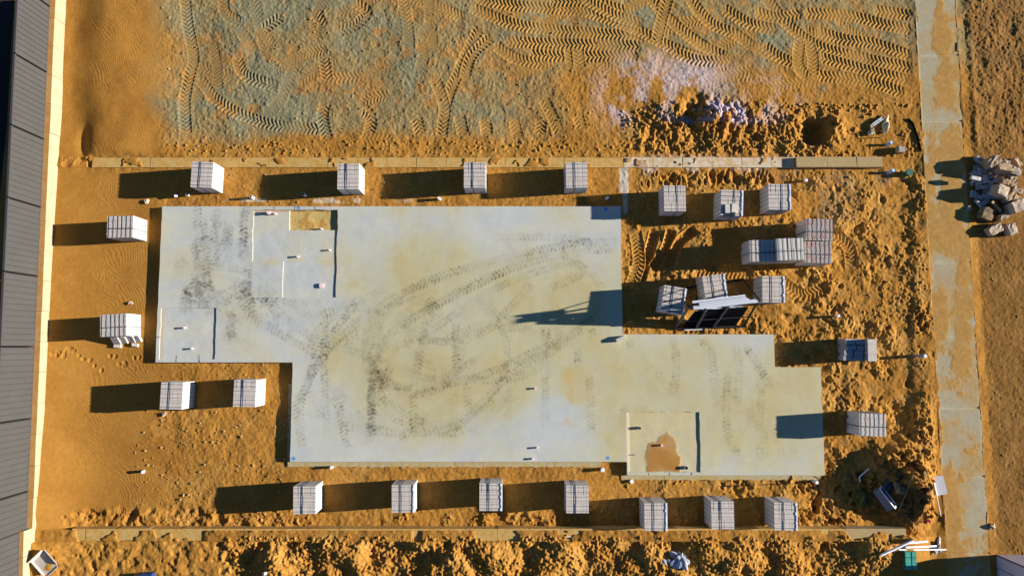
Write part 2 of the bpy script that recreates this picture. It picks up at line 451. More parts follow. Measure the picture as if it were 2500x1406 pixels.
# shape noise by zone
big = fbm(X, Y, 1.5, 3, 1); med = fbm(X, Y, 0.55, 3, 5); sml = fbm(X, Y, 0.20, 3, 9); tin = fbm(X, Y, 0.085, 2, 13)
lump = 1 - np.abs(fbm(X, Y, 0.42, 3, 17)); lump2 = 1 - np.abs(fbm(X, Y, 0.16, 2, 21))
keep = 1 - 0.85 * TM
h += z_up * (0.025 * big + keep * (0.008 * med * ss(380, 460, U) + 0.007 * sml * ss(380, 430, U) + 0.007 * tin * ss(370, 420, U)))
patch = ss(-0.2, 0.5, fbm(X, Y, 0.9, 3, 25))
h += z_rough * keep * (0.04 * big + 0.022 * med + patch * (0.035 * med + 0.02 * sml + 0.014 * tin) + 0.010 * sml + 0.006 * tin)
h += z_path_r * (0.02 * big + 0.008 * med + 0.005 * sml + 0.005 * tin)
h += z_strip * (0.015 * big + 0.016 * med + 0.006 * sml + 0.005 * tin) * ss(0.0, 0.2, 1 - z_left)
mound = fbm(X, Y, 1.1, 2, 33)
z_bot *= 1 - ss(2200, 2290, U)
h += z_bot_rough * (~on_wall) * (0.20 * np.clip(mound + 0.05, -0.5, 1) + 0.05 * med + 0.03 * sml + 0.022 * tin)
h += z_bot * (1 - ss(480, 640, U)) * (~on_wall) * (0.035 * med + 0.02 * sml)
edge_s = ss(1225, 1250, V) * (1 - ss(1284, 1290, V)) * ss(480, 560, U) * (1 - ss(2040, 2100, U))
h += edge_s * np.clip(0.07 * med * ss(0, .6, big) + 0.008 * sml, -0.03, 0.2)
h += box(U, V, 200, 560, 1240, 1285, 14) * (0.05 * med + 0.03 * sml)
# wind ripples
rw = X * 1.0 + 0.55 * (Y + 2) + 0.35 * fbm(X, Y, 1.3, 2, 70) + 0.05 * fbm(X, Y, 0.35, 2, 73)
rip = np.sin(rw / 0.115 * 2 * math.pi); rip = np.where(rip > 0, rip, rip * 0.6)
ripm = (z_left * ss(UW + 70, UW + 150, U) * (1 - ss(330, 420, U)) + z_left * z_up * box(U, V, 225, 410, 40, 370, 25)) * ss(-0.45, 0.3, fbm(X, Y, 1.1, 2, 76))
h += 0.0030 * rip * np.clip(ripm, 0, 1) + z_left * 0.0010 * tin
# excavated white heap, pit and rubbish mound
hp = spot(U, V, 1745, 285, 105, 36)
h += hp * (0.20 + 0.34 * fbm(X, Y, 0.6, 3, 80) + 0.10 * sml + 0.03 * tin)
rag = box(U, V, 1560, 2010, 285, 378, 22) * (1 - 0.7 * hp)
h += rag * (0.045 * med + 0.03 * sml + 0.02 * tin)
h -= 0.42 * np.exp(-(((U - 1992 + 6 * med) / 30) ** 4) - ((V - 322 + 8 * med) / 30) ** 4)
h += 0.24 * spot(U, V, 2032, 318, 26, 34) * (1 + 0.5 * sml)
rm = np.exp(-((U - 2222) / 40) ** 2 - ((V - 1185) / 88) ** 2) + 0.55 * spot(U, V, 2165, 1140, 38, 45)
h += rm * (0.66 + 0.20 * med + 0.10 * lump2 + 0.06 * sml)
h -= 0.10 * spot(U, V, 2140, 1205, 45, 50)
h += box(U, V, 2225, 2280, 430, 1080, 12) * (0.05 + 0.07 * lump2 * patch)
# low ridge and ruts beyond the path
h += 0.03 * np.exp(-((U - (2362 + (V * 0.055))) / 9) ** 2) * (1 - ss(300, 420, V))
h += z_path_r * 0.008 * np.sin((X + 0.12 * Y + 0.05 * med) / 0.11) * box(U, V, 2468, 2520, -50, 330, 12)
h += box(U, V, 128, 230, 383, 408, 6) * (0.05 + 0.03 * sml)
h = h + TH
# footprints
def dent(px, py, r, d, sq=1.0, ang=0.0, rim=0.35):
    x, y = P(px, py)
    i0, i1 = int((x - 3 * r - GX0) / DX), int((x + 3 * r - GX0) / DX) + 2
    j0, j1 = int((y - 3 * r - GY0) / DX), int((y + 3 * r - GY0) / DX) + 2
    i0, j0 = max(i0, 0), max(j0, 0)
    if i1 <= i0 or j1 <= j0 or i0 >= NX or j0 >= NY: return
    a, b = X[j0:j1, i0:i1] - x, Y[j0:j1, i0:i1] - y
    c, s = math.cos(ang), math.sin(ang)
    q = np.sqrt(((a * c + b * s) / (r * sq)) ** 2 + ((-a * s + b * c) / r) ** 2)
    q = q * (1 + 0.35 * med[j0:j1, i0:i1] + 0.35 * sml[j0:j1, i0:i1])
    h[j0:j1, i0:i1] += -d * np.exp(-q ** 4) + d * rim * np.exp(-((q - 1.35) / 0.35) ** 2)
for (px, py) in ((150, 862), (163, 868), (172, 850), (180, 853), (196, 868), (206, 877), (221, 880), (233, 893), (248, 905), (268, 868), (282, 870), (290, 890), (304, 887), (328, 873), (340, 872), (140, 866), (186, 856)):
    dent(px, py, 0.062, 0.020, 1.35, rnd.uniform(0, 3), 0.25)
for i in range(26): dent(rnd.uniform(160, 380), rnd.uniform(1250, 1283), rnd.uniform(.05, .12), rnd.uniform(.015, .035), rnd.uniform(.6, 1.6), rnd.uniform(0, 3), 0.25)
for i in range(60):
    px, py = rnd.uniform(1930, 2280), rnd.uniform(450, 1285)
    dent(px, py, rnd.uniform(.05, .11), rnd.uniform(.02, .06), rnd.uniform(.5, 2.0), rnd.uniform(0, 3), 0.2)
for i in range(75): dent(rnd.uniform(1950, 2120), rnd.uniform(1150, 1280), rnd.uniform(.05, .11), rnd.uniform(.04, .10), rnd.uniform(.5, 1.6), rnd.uniform(0, 3), 0.3)
for i in range(40): dent(rnd.uniform(1530, 1950), rnd.uniform(425, 452), rnd.uniform(.10, .18), rnd.uniform(.04, .08), rnd.uniform(.3, .55), rnd.uniform(-.3, .3), 0.25)
for i in range(70): dent(rnd.uniform(130, 620), rnd.uniform(1330, 1406), rnd.uniform(.06, .14), rnd.uniform(.010, .03), rnd.uniform(.5, 1.8), rnd.uniform(0, 3), 0.2)
# clods of soil
def clod(px, py, r, hh):
    x, y = P(px, py)
    k = int(r / DX) + 2
    i, j = int((x - GX0) / DX), int((y - GY0) / DX)
    i0, i1, j0, j1 = max(i - k, 0), min(i + k + 1, NX), max(j - k, 0), min(j + k + 1, NY)
    if i1 <= i0 or j1 <= j0: return
    a, b = X[j0:j1, i0:i1] - x, Y[j0:j1, i0:i1] - y
    t = rnd.uniform(0, 3.14); c, s = math.cos(t), math.sin(t); e = rnd.uniform(.65, 1.0)
    a2, b2 = a * c + b * s, (-a * s + b * c) / e
    q = np.sqrt(a2 ** 2 + b2 ** 2) / r
    if rnd.random() < 0.6: q = np.maximum.reduce([np.abs(a2), np.abs(b2), np.abs(a2 * .6 + b2 * .8)]) * 1.15 / r * np.clip(1 + 0.25 * a2 / r, 0.7, 1.3)
    h[j0:j1, i0:i1] += 0.78 * hh * np.clip(1 - q ** 2.5, 0, 1)
def clumps(n, u0, u1, v0, v1, r0, r1, h0, h1, pick=0.0):
    done = 0; tries = 0
    while done < n and tries < n * 12:
        tries += 1
        px, py = rnd.uniform(u0, u1), rnd.uniform(v0, v1)
        x, y = P(px, py); i, j = int((x - GX0) / DX), int((y - GY0) / DX)
        if not (0 <= i < NX and 0 <= j < NY) or TM[j, i] > 0.3: continue
        if med[j, i] + 0.6 * big[j, i] + rnd.uniform(-.25, .25) < pick: continue
        s = rnd.random() ** 2
        clod(px, py, r0 + (r1 - r0) * s, h0 + (h1 - h0) * s * rnd.uniform(.6, 1)); done += 1
clumps(5000, 1530, 2290, 420, 1288, .018, .07, .008, .040, 0.30)
clumps(3500, 1530, 2290, 420, 1288, .018, .03, .008, .020, -0.3)
clumps(8000, 560, 2200, 1300, 1410, .018, .07, .008, .042, -0.1)
clumps(2200, 1500, 2250, 255, 384, .02, .07, .01, .05, 0.05)
clumps(900, 390, 1520, 10, 350, .02, .05, .006, .024, 0.15)
for i in range(260): clod(rnd.uniform(390, 1520), rnd.uniform(345, 385), rnd.uniform(.025, .07), rnd.uniform(.01, .05))
for i in range(350): clod(rnd.uniform(330, 690), rnd.uniform(890, 1280), rnd.uniform(.025, .05), rnd.uniform(.008, .028))
clumps(500, 560, 1950, 1232, 1284, .02, .08, .012, .06, 0.2)
clumps(500, 2360, 2500, 0, 1406, .02, .05, .006, .025, 0.2)
for i in range(350): clod(rnd.uniform(2120, 2275), rnd.uniform(1095, 1265), rnd.uniform(.04, .13), rnd.uniform(.03, .1))
# keep sand below built things
slabm = np.zeros(X.shape, bool); near = np.zeros_like(X)
for a, b, c, d in SLAB:
    slabm |= (X > a + 0.03) & (X < b - 0.03) & (Y > c + 0.03) & (Y < d - 0.03)
    near = np.maximum(near, np.clip(1 - np.maximum.reduce([a - X, X - b, c - Y, Y - d]) / 0.35, 0, 1))
h = np.where(near > 0, np.minimum(h, 0.02 + 0.30 * (1 - near)), h)
h = np.where(slabm, -0.12, h)
ledge = ((X > sx1 - 0.15) & (X < sx3 - 0.05) & (Y > sy4 - 0.17) & (Y < sy4)) | ((X > sx3 - 0.1) & (X < sx5 - 0.1) & (Y > sy5 - 0.15) & (Y < sy5)) | ((X > sx1 - 0.17) & (X < sx1) & (Y < sy2 - 1.0) & (Y > sy4))
lw = fbm(X, Y, 0.5, 3, 90)
h = np.where(ledge, np.minimum(h, 0.01 + 0.09 * np.clip(lw - 0.05, 0, 1)), h)
pe = fbm(X, Y, 0.45, 4, 97)
pathm = (X > path_x(Y, pl0, pl1) + 0.02 + 0.10 * np.clip(pe + 0.1, 0, 1)) & (X < path_x(Y, pr0, pr1) - 0.02 - 0.06 * np.clip(pe - 0.05, 0, 1))
h = np.where(pathm, -0.02, h)
pn = np.clip(1 - np.maximum(path_x(Y, pl0, pl1) - X, X - path_x(Y, pr0, pr1)) / 0.3, 0, 1) * (~pathm)
pin = (X > path_x(Y, pl0, pl1)) & (X < path_x(Y, pr0, pr1)) & (~pathm)
h = np.where(pin, 0.03, h)
h = np.where(pn > 0, h * (1 - 0.7 * pn) + (PZ + 0.012 + 0.008 * sml) * 0.7 * pn, h)
nwall = (Y > nwy0 + 0.02) & (Y < nwy1 - 0.02) & (U > 215) & (U < 2150)
cov = fbm(X, Y, 0.45, 3, 95) - 0.25 + 0.9 * spot(U, V, 335, 395, 22, 20) + 0.6 * spot(U, V, 840, 395, 16, 15) + 0.6 * spot(U, V, 1300, 405, 30, 10) + 0.5 * spot(U, V, 1030, 400, 22, 12)
h = np.where(nwall, np.where(cov > 0.32, NWZ + 0.02 * np.clip(cov, 0, 1) + 0.012, 0.0), h)
nn = np.clip(1 - np.maximum(nwy0 - Y, Y - nwy1) / 0.25, 0, 1) * (U > 215) * (U < 1900) * (~nwall)
h = np.where(nn > 0, h * (1 - 0.8 * nn) + np.where(Y > nwy1, NWZ + 0.02 * sml, NWZ - 0.03 + 0.015 * sml) * 0.8 * nn, h)
h = h.astype(np.float32)

def gz(x, y, r=0.0):
    i, j = (x - GX0) / DX, (y - GY0) / DX
    k = max(1, int(r / DX))
    i0, j0 = int(np.clip(i - k, 0, NX - 2)), int(np.clip(j - k, 0, NY - 2))
    i1, j1 = int(np.clip(i + k, i0 + 1, NX - 1)), int(np.clip(j + k, j0 + 1, NY - 1))
    return float(np.mean(h[j0:j1 + 1, i0:i1 + 1]))

def gp(px, py, up=0.0, r=0.1):
    """point on the ground (or `up` metres above it) seen at a photo pixel"""
    z = 0.0
    for _ in range(4):
        x, y = P(px, py, z + up); z = gz(x, y, r)
    return x, y, z

# ---- base colour of the sand
C = lambda *c: alb(*c)[None, None, :].astype(np.float32)
def mixc(col, c, m): return col * (1 - m[..., None]) + c * m[..., None]
colr = np.broadcast_to(C(179, 128, 50), X.shape + (3,)).copy()
n1 = fbm(X, Y, 1.2, 4, 101); n2 = fbm(X, Y, 0.5, 4, 105); n3 = fbm(X, Y, 2.8, 3, 109)
colr = mixc(colr, C(162, 112, 42), 0.6 * ss(-0.1, 0.8, n1))
colr = mixc(colr, C(192, 146, 66), 0.45 * ss(0.0, 0.9, n2) * (1 - z_left * 0.6))
crust = z_up * ss(362, 465, U + warp * 1.3) * (1 - ss(318, 350, V + warp * 0.7))
gk = crust * (1 - ss(1120, 1420, U + 4 * warp) * ss(100, 200, V)) 
colr = mixc(colr, C(154, 138, 84), 0.85 * gk * (1 - 0.35 * TM))
colr = mixc(colr, C(140, 139, 96), gk * 0.75 * ss(-0.1, 0.75, n1 + 0.35 * n2 + 0.5 * box(U, V, 440, 720, 20, 350, 60) - 0.1))
colr = mixc(colr, C(180, 132, 62), gk * 0.75 * ss(0.12, 0.6, n2 - 0.3 * n1 + 0.2 * n3))
rg = z_up * box(U, V, 1480, 2240, -40, 250, 40) * (1 - 0.8 * TM)
colr = mixc(colr, C(150, 143, 96), 0.6 * rg * ss(0.0, 0.6, n1 + 0.2 * n2))
colr = mixc(colr, C(188, 142, 62), TM * 0.6 * z_up * ss(900, 1300, U))
lime = np.clip(spot(U, V, 1560, 225, 95, 45) + spot(U, V, 1700, 190, 80, 40) + 0.9 * spot(U, V, 1890, 235, 55, 35) + 1.3 * hp * (V < 305) + 0.8 * spot(U, V, 1510, 265, 30, 40) + 0.6 * spot(U, V, 1580, 150, 60, 30), 0, 1)
colr = mixc(colr, C(206, 186, 162), lime * ss(-0.35, 0.45, n2 + 0.4 * n1) * 0.85)
colr = mixc(colr, C(128, 118, 126), 0.8 * hp * ss(0.15, 0.5, n2) * (V < 312))
colr = mixc(colr, C(184, 138, 62), 0.6 * z_rough * ss(-0.3, 0.6, n2))
colr = mixc(colr, C(165, 138, 88), 0.5 * z_rough * ss(0.25, 0.7, n1 - 0.2 * n2) * box(U, V, 1850, 2280, 400, 620, 60))
colr = mixc(colr, C(140, 102, 46), 0.9 * z_path_r)
colr = mixc(colr, C(160, 120, 58), 0.5 * z_path_r * ss(0.1, 0.7, n2))
colr = mixc(colr, C(184, 138, 60), 0.5 * z_bot_rough * ss(-0.2, 0.6, n2))
colr = mixc(colr, C(176, 162, 158), ss(0.30, 0.62, hp * (1 + 0.5 * n2) * (1 - ss(296, 318, V + 14 * n2))) * ss(-0.5, 0.1, n2 + 0.4 * tin) * 0.9)
colr = mixc(colr, C(60, 48, 34), 0.75 * np.clip(1.2 * rm, 0, 1) * ss(-0.25, 0.25, n2 + 0.15) * (U < 2245))
# cement slurry spilled beside the slab and along the wall
sp = np.clip(1.4 * box(U, V, 470, 650, 486, 492, 4) + 1.3 * box(U, V, 765, 880, 485, 495, 5) + box(U, V, 965, 1005, 488, 493, 4), 0, 1) * ss(-0.4, 0.3, n2)
colr = mixc(colr, C(212, 198, 150), 0.85 * sp)
sp2 = np.clip(1.3 * box(U, V, 1513, 1534, 408, 470, 4) + 1.2 * box(U, V, 1522, 1531, 470, 522, 5), 0, 1)
colr = mixc(colr, C(208, 196, 158), 0.9 * sp2)
sp3 = np.clip(box(U, V, 1530, 1945, 384, 425, 8) * ss(-0.1, 0.5, n2 + 0.5 - ss(395, 430, V)), 0, 1)
colr = mixc(colr, C(206, 182, 140), 0.75 * sp3)

colr *= (0.93 * (1 + (0.09 - 0.055 * z_left) * np.random.RandomState(5).randn(NY, NX).astype(np.float32) + 0.07 * tin * (1 - 0.7 * z_left)))[..., None]
colr = np.clip(colr * np.array([1.0, 0.985, 1.25], np.float32), 0.004, 0.85)

def grid_object(name, xx, yy, zz, cc, material, keepq=None):
    ny, nx = zz.shape
    co = np.empty((ny * nx, 3), np.float32)
    co[:, 0] = np.broadcast_to(xx, (ny, nx)).ravel() if xx.ndim == 1 else xx.ravel()
    co[:, 1] = (np.repeat(yy, nx) if yy.ndim == 1 else yy.ravel())
    co[:, 2] = zz.ravel()
    i = np.arange(ny * nx, dtype=np.int32).reshape(ny, nx)
    q = np.stack([i[:-1, :-1], i[:-1, 1:], i[1:, 1:], i[1:, :-1]], -1).reshape(-1, 4)
    if keepq is not None: q = q[keepq.ravel()]
    return raw_mesh(name, co, q, cc.reshape(-1, 3), material)

def raw_mesh(name, co, q, cc, material, smooth=True):
    used = np.zeros(len(co), bool); used[q.ravel()] = True
    if not used.all():
        re = np.cumsum(used) - 1; co = co[used]; cc = cc[used]; q = re[q].astype(np.int32)
    me = bpy.data.meshes.new(name)
    me.vertices.add(len(co)); me.vertices.foreach_set('co', np.ascontiguousarray(co, np.float32).ravel())
    me.loops.add(q.size); me.loops.foreach_set('vertex_index', np.ascontiguousarray(q, np.int32).ravel())
    me.polygons.add(len(q))
    me.polygons.foreach_set('loop_start', np.arange(0, q.size, 4, dtype=np.int32))
    me.polygons.foreach_set('use_smooth', np.full(len(q), smooth, bool))
    at = me.attributes.new('albedo', 'FLOAT_COLOR', 'POINT')
    rgba = np.ones((len(co), 4), np.float32); rgba[:, :3] = cc
    at.data.foreach_set('color', rgba.ravel())
    me.materials.append(material)
    me.update(calc_edges=True)
    o = bpy.data.objects.new(name, me); COL.objects.link(o)
    return o

far = np.array([0.6, 1.6, 3.5, 7, 14, 30, 70, 160, 400])
xe = np.concatenate([GX0 - far[::-1], xs, xs[-1] + far]); ye = np.concatenate([GY0 - far[::-1], ys, ys[-1] + far])
pad = len(far)
he = np.pad(h, pad, mode='edge'); ce = np.pad(colr, ((pad, pad), (pad, pad), (0, 0)), mode='edge')
he[:pad] = np.maximum(he[:pad], 0) * 0.5; he[:, :pad] = 0.1; he[:, -pad:] = 0.0; he[-pad:] = 0.0
ce[:, :pad] = alb(62, 56, 50)  # ground beyond the fence: the fence's shadow is deepened in the colour
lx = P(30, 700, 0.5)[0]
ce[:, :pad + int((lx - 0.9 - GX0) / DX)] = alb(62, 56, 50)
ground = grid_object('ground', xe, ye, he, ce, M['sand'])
ground['kind'] = 'structure'
del he, ce

# ------------------------------------------------------------------ footpath
PN, PM = 74, 900
t = np.linspace(0, 1, PM)
ya, yb = pl0[1] + 0.8, pl1[1] - 0.8
yy = ya + (yb - ya) * t
xl, xr = path_x(yy, pl0, pl1), path_x(yy, pr0, pr1)
sfr = np.linspace(0, 1, PN)
px_ = xl[:, None] + (xr - xl)[:, None] * sfr[None]
py_ = np.repeat(yy[:, None], PN, 1)
u_, v_ = project(px_, py_, PZ)
pz = np.full(px_.shape, PZ, np.float32)
joints = (135, 296, 470, 640, 820, 995, 1162, 1350)
jd = np.min(np.abs(np.stack([v_ - j for j in joints])), 0)
pz -= 0.02 * (jd < 1.3)
pn1, pn2 = fbm(px_, py_, 0.8, 5, 120), fbm(px_, py_, 0.25, 4, 126)
pc = np.broadcast_to(alb(172, 162, 134), px_.shape + (3,)).copy()
pc = mixc(pc, alb(150, 146, 134)[None, None], 0.5 * ss(-.2, .6, pn1))
pc = mixc(pc, alb(188, 180, 150)[None, None], 0.6 * np.maximum((sfr[None] < 0.05) | (sfr[None] > 0.95), jd < 5).astype(np.float32))
cx = 0.62
scov = 1.25 * spot(u_, v_, 2297, 60, 24, 60) + 1.4 * spot(u_, v_, 2305, 105, 20, 24) + 1.6 * spot(u_, v_, 2310, 215, 30, 70)
scov += 0.25 * box(u_, v_, 2262, 2420, 300, 960, 40) + 1.2 * box(u_, v_, 2262, 2350, 320, 620, 30) - 0.9 * spot(u_, v_, 2290, 420, 10, 120) - 0.6 * spot(u_, v_, 2300, 280, 10, 60)
scov += 0.8 * box(u_, v_, 2330, 2372, 560, 900, 12) + 0.75 * box(u_, v_, 2285, 2310, 700, 860, 14) - 0.5 * spot(u_, v_, 2325, 640, 30, 60)
scov += 0.7 * spot(u_, v_, 2340, 900, 25, 70) + 0.7 * spot(u_, v_, 2375, 1110, 22, 40) + 0.55 * spot(u_, v_, 2318, 1120, 14, 40)
scov += 1.1 * box(u_, v_, 2290, 2350, 1150, 1420, 24) + 0.75 * box(u_, v_, 2350, 2420, 1300, 1420, 20)
edge = ss(0.03, 0.0, sfr[None] * np.ones_like(v_)) + ss(0.12 + 0.05 * pn1, 0.0, sfr[None] * np.ones_like(v_)) * ss(220, 420, v_) * 0.9
edge += ss(0.97, 1.0, sfr[None] * np.ones_like(v_)) * 0.6
pn3 = fbm(px_, py_, 0.09, 3, 131)
cover = ss(0.34, 0.74, scov * 0.85 + 0.32 * pn1 + 0.34 * pn2 + 0.22 * pn3 + edge * 0.8)
film = 0.9 * ss(-0.25, 0.6, 0.5 * scov + 0.6 * pn1 + 0.2 * pn2 + 0.12)
pc = mixc(pc, alb(182, 148, 88)[None, None], np.clip(film, 0, 1))
pc = mixc(pc, alb(178, 134, 66)[None, None], cover * (0.88 + 0.12 * pn2))
pc = pc * (1 + 0.10 * pn3 * cover + 0.05 * np.random.RandomState(8).randn(*pn3.shape))[..., None]
pz += 0.004 * cover * (1 + 0.5 * pn2)
path = grid_object('footpath', px_[::-1], py_[::-1], pz[::-1], pc[::-1], M['path'])
path['kind'] = 'structure'

# ------------------------------------------------------------------ house slab
SD = 0.025
def recx(a, b): return P(a, b, SLZ)[0]
r1x0, r1x1, r1x2 = recx(617, 575), recx(690, 682), recx(822, 620)
r1y0, r1y1, r1y2 = P(700, 512, SLZ)[1], P(700, 638, SLZ)[1], P(700, 727, SLZ)[1]
rbx0, rby1 = recx(706, 540), P(760, 562, SLZ)[1]
r2x0, r2x1 = recx(391, 815), recx(527, 815); r2y0, r2y1 = P(460, 752, SLZ)[1], P(460, 877, SLZ)[1]
r3x0, r3x1 = recx(1533, 1080), recx(1709, 1080); r3y0, r3y1 = P(1620, 1005, SLZ)[1], P(1620, 1152, SLZ)[1]
def axis(lo, hi, marks):
    marks = sorted(set([lo, hi] + marks)); out = []
    for a, b in zip(marks[:-1], marks[1:]):
        n = max(1, int(round((b - a) / SD))); out.append(np.linspace(a, b, n, endpoint=False))
    return np.concatenate(out + [[hi]])
gx = axis(sx0, sx5, [sx1, sx2, sx3, sx4, r1x0, r1x1, r1x2, rbx0, r2x0, r2x1, r3x0, r3x1])
gy = axis(sy5, sy0, [sy1, sy2, sy3, sy4, r1y0, r1y1, r1y2, rby1, r2y0, r2y1, r3y0, r3y1])
SXn, SYn = len(gx), len(gy)
cxm, cym = np.meshgrid((gx[1:] + gx[:-1]) / 2, (gy[1:] + gy[:-1]) / 2)
inr = lambda a, b, c, d: (cxm > a) & (cxm < b) & (cym > c) & (cym < d)
reg = np.zeros(cxm.shape, int)
for a, b, c, d in SLAB: reg[inr(a, b, c, d)] = 1
reg[inr(r1x0, r1x2, r1y1, r1y0) | inr(r1x1, r1x2, r1y2, r1y1)] = 2
reg[inr(rbx0, r1x2, rby1, r1y0)] = 3
reg[inr(r2x0, r2x1, r2y1, r2y0)] = 4
reg[inr(r3x0, r3x1, r3y1, r3y0)] = 5
zreg = {0: -0.22, 1: SLZ, 2: SLZ - 0.028, 3: SLZ - 0.075, 4: SLZ - 0.024, 5: SLZ - 0.034}
SX, SY = np.meshgrid(gx, gy)
SU, SV = project(SX, SY, SLZ)
# wavering edges of the set-downs
wx = fbm(SX, SY, 0.35, 3, 140); wy = fbm(SX, SY, 0.35, 3, 144)
rin = np.zeros_like(SX)
for a, b, c, d in ((r1x0, r1x2, r1y2, r1y0), (r2x0, r2x1, r2y1, r2y0), (r3x0, r3x1, r3y1, r3y0)):
    rin = np.maximum(rin, np.clip(1 - np.maximum.reduce([a - SX, SX - b, c - SY, SY - d]) / 0.08, 0, 1))
lim = np.minimum.reduce([np.abs(SX - sx0), np.abs(SY - sy0), np.abs(SY - sy2), np.abs(SY - sy5), np.abs(SX - sx3)])
rin *= np.clip(lim / 0.1, 0, 1)
eo = np.maximum.reduce([np.clip(1 - np.abs(SX - q) / 0.06, 0, 1) for q in (sx0, sx1, sx5)])
SXw = SX + 0.016 * wx * rin + 0.010 * wx * eo; SYw = SY + 0.016 * wy * rin

# tyre marks
MK = np.zeros(SX.shape, np.float32)
tdx = 0.02; tnx = int((sx5 - sx0) / tdx) + 2; tny = int((sy0 - sy5) / tdx) + 2
TK = np.zeros(tnx * tny, np.float32)
tri = random.Random(3)
def mark(pts, dark, width=0.32, pitch=0.135, lag=0.075):
    for _ in range(2):
        q = [(a + tri.uniform(-5, 5), b + tri.uniform(-5, 5)) for a, b in pts]
        mark1(q, dark * (0.92 if _ == 0 else 0.42), width * tri.uniform(.85, 1.05), pitch * tri.uniform(.95, 1.1), lag)
def mark1(pts, dark, width, pitch, lag):
    k, S, L, tot = splat(pts, SLZ, width, sx0, sy5, tdx, tnx, tny)
    a = np.abs(L) / (width / 2)
    sh = tri.uniform(0, 1)
    ph = (S + lag * (1 - a ** 2) * 1.0 + 0.02 * np.sign(L)) / pitch + sh
    fr = ph - np.floor(ph)
    w = ss(0.0, 0.12, fr) * (1 - ss(0.34, 0.48, fr))
    w *= 0.35 + 0.65 * ss(0.05, 0.3, a); w *= np.clip((1 - a) * 5, 0, 1)
    along = 0.35 + 0.65 * ss(-0.5, 0.6, np.interp(S, np.linspace(0, max(tot, .1), 14), [tri.uniform(-1, 1) for _ in range(14)]))
    m = min(1, dark * 1.45) * (w * along + 0.22 * np.clip((1 - a) * 3, 0, 1) * along) * np.clip(S / 0.2, 0, 1) * np.clip((tot - S) / 0.2, 0, 1)
    TK[k] = TK[k] + m * (1 - TK[k])
ST_ = [
    ([(1515, 588), (1400, 600), (1250, 630), (1100, 672), (980, 718), (880, 782), (805, 850), (750, 930), (728, 1000), (735, 1100)], .50),
    ([(1500, 610), (1380, 622), (1270, 650), (1160, 695), (1060, 745), (960, 810), (910, 880), (905, 980), (912, 1070)], .46),
    ([(1400, 640), (1290, 668), (1190, 712), (1110, 772), (1030, 820), (950, 850)], .30),
    ([(1360, 610), (1420, 650), (1400, 690)], .22), ([(1480, 600), (1370, 585), (1200, 575)], .22),
    ([(960, 770), (1010, 815), (1070, 836), (1130, 832), (1200, 800), (1255, 745), (1300, 690)], .46),
    ([(1470, 760), (1380, 820), (1290, 868), (1200, 905), (1110, 936), (1020, 948), (950, 935), (905, 890)], .46),
    ([(1430, 800), (1340, 860), (1240, 920), (1180, 980), (1120, 1035), (1020, 1058), (930, 1045), (860, 1000)], .42),
    ([(1108, 700), (1112, 800), (1118, 880), (1108, 960), (1110, 1040)], .34), ([(1060, 720), (1040, 800), (1020, 900), (1010, 960), (1015, 1068)], .34),
    ([(920, 830), (912, 900), (905, 980), (908, 1080)], .55), ([(815, 960), (832, 1010), (848, 1098)], .55),
    ([(795, 780), (788, 900), (795, 1060)], .28), ([(870, 740), (820, 800), (770, 860), (745, 960)], .38),
    ([(760, 730), (800, 750), (880, 735), (940, 700)], .30), ([(640, 715), (700, 780), (770, 830), (850, 850), (930, 880)], .42),
    ([(600, 750), (660, 800), (740, 850), (800, 880)], .28), ([(640, 1000), (730, 1060)], .0),
    ([(1040, 770), (1130, 770), (1220, 730)], .20), ([(980, 900), (1040, 925), (1100, 910), (1180, 860)], .28),
    ([(850, 985), (800, 930), (790, 860)], .25), ([(1160, 870), (1140, 960), (1160, 1065)], .25), ([(1225, 900), (1240, 1000), (1230, 1050)], .16),
    ([(492, 530), (500, 600), (505, 660)], .52), ([(545, 535), (545, 590), (515, 650)], .55), ([(520, 545), (525, 600)], .5), ([(596, 508), (598, 560), (592, 635)], .55),
    ([(470, 575), (480, 640)], .3), ([(480, 670), (486, 740)], .55), ([(455, 690), (500, 735)], .5), ([(510, 680), (505, 745)], .5), ([(560, 755), (565, 832)], .6),
    ([(600, 640), (610, 700), (620, 760)], .5), ([(650, 640), (640, 700), (670, 770)], .5), ([(580, 690), (600, 760), (640, 800)], .45), ([(420, 640), (500, 650), (580, 660), (680, 690)], .22),
    ([(430, 735), (520, 745), (580, 720)], .4), ([(610, 600), (640, 640), (690, 700)], .35), ([(640, 560), (648, 620)], .3), ([(455, 760), (480, 800), (500, 860)], .10), ([(430, 770), (420, 830)], .10),
    ([(540, 800), (600, 840), (620, 870)], .14), ([(700, 745), (760, 770), (820, 760)], .36), ([(640, 690), (690, 735), (760, 745)], .42),
    ([(1332, 795), (1336, 835)], .5), ([(1330, 830), (1335, 940), (1330, 1050)], .22), ([(1307, 845), (1310, 872)], .45), ([(1408, 850), (1409, 900)], .6),
    ([(1444, 800), (1448, 825)], .55), ([(1440, 900), (1446, 1060)], .2), ([(1520, 985), (1523, 1040)], .3), ([(1535, 830), (1540, 860)], .3),
    ([(1645, 822), (1652, 900), (1640, 960)], .30), ([(1716, 825), (1722, 850)], .5), ([(1735, 830), (1745, 930), (1755, 1000)], .34), ([(1608, 900), (1612, 930)], .4),
    ([(1780, 900), (1770, 960), (1780, 1060), (1800, 1110)], .30), ([(1820, 845), (1850, 890), (1885, 945)], .58), ([(1795, 830), (1800, 920), (1795, 990)], .22),
    ([(1850, 890), (1860, 960), (1850, 1060)], .28), ([(1905, 1085), (1908, 1118)], .55), ([(1940, 1095), (1942, 1112)], .5), ([(1838, 1130), (1845, 1150)], .4), ([(1798, 1085), (1802, 1110)], .5),
    ([(1240, 1085), (1242, 1105)], .3), ([(1070, 840), (1160, 800), (1270, 800), (1380, 760)], .2), ([(1340, 700), (1380, 690), (1440, 660)], .2),
]
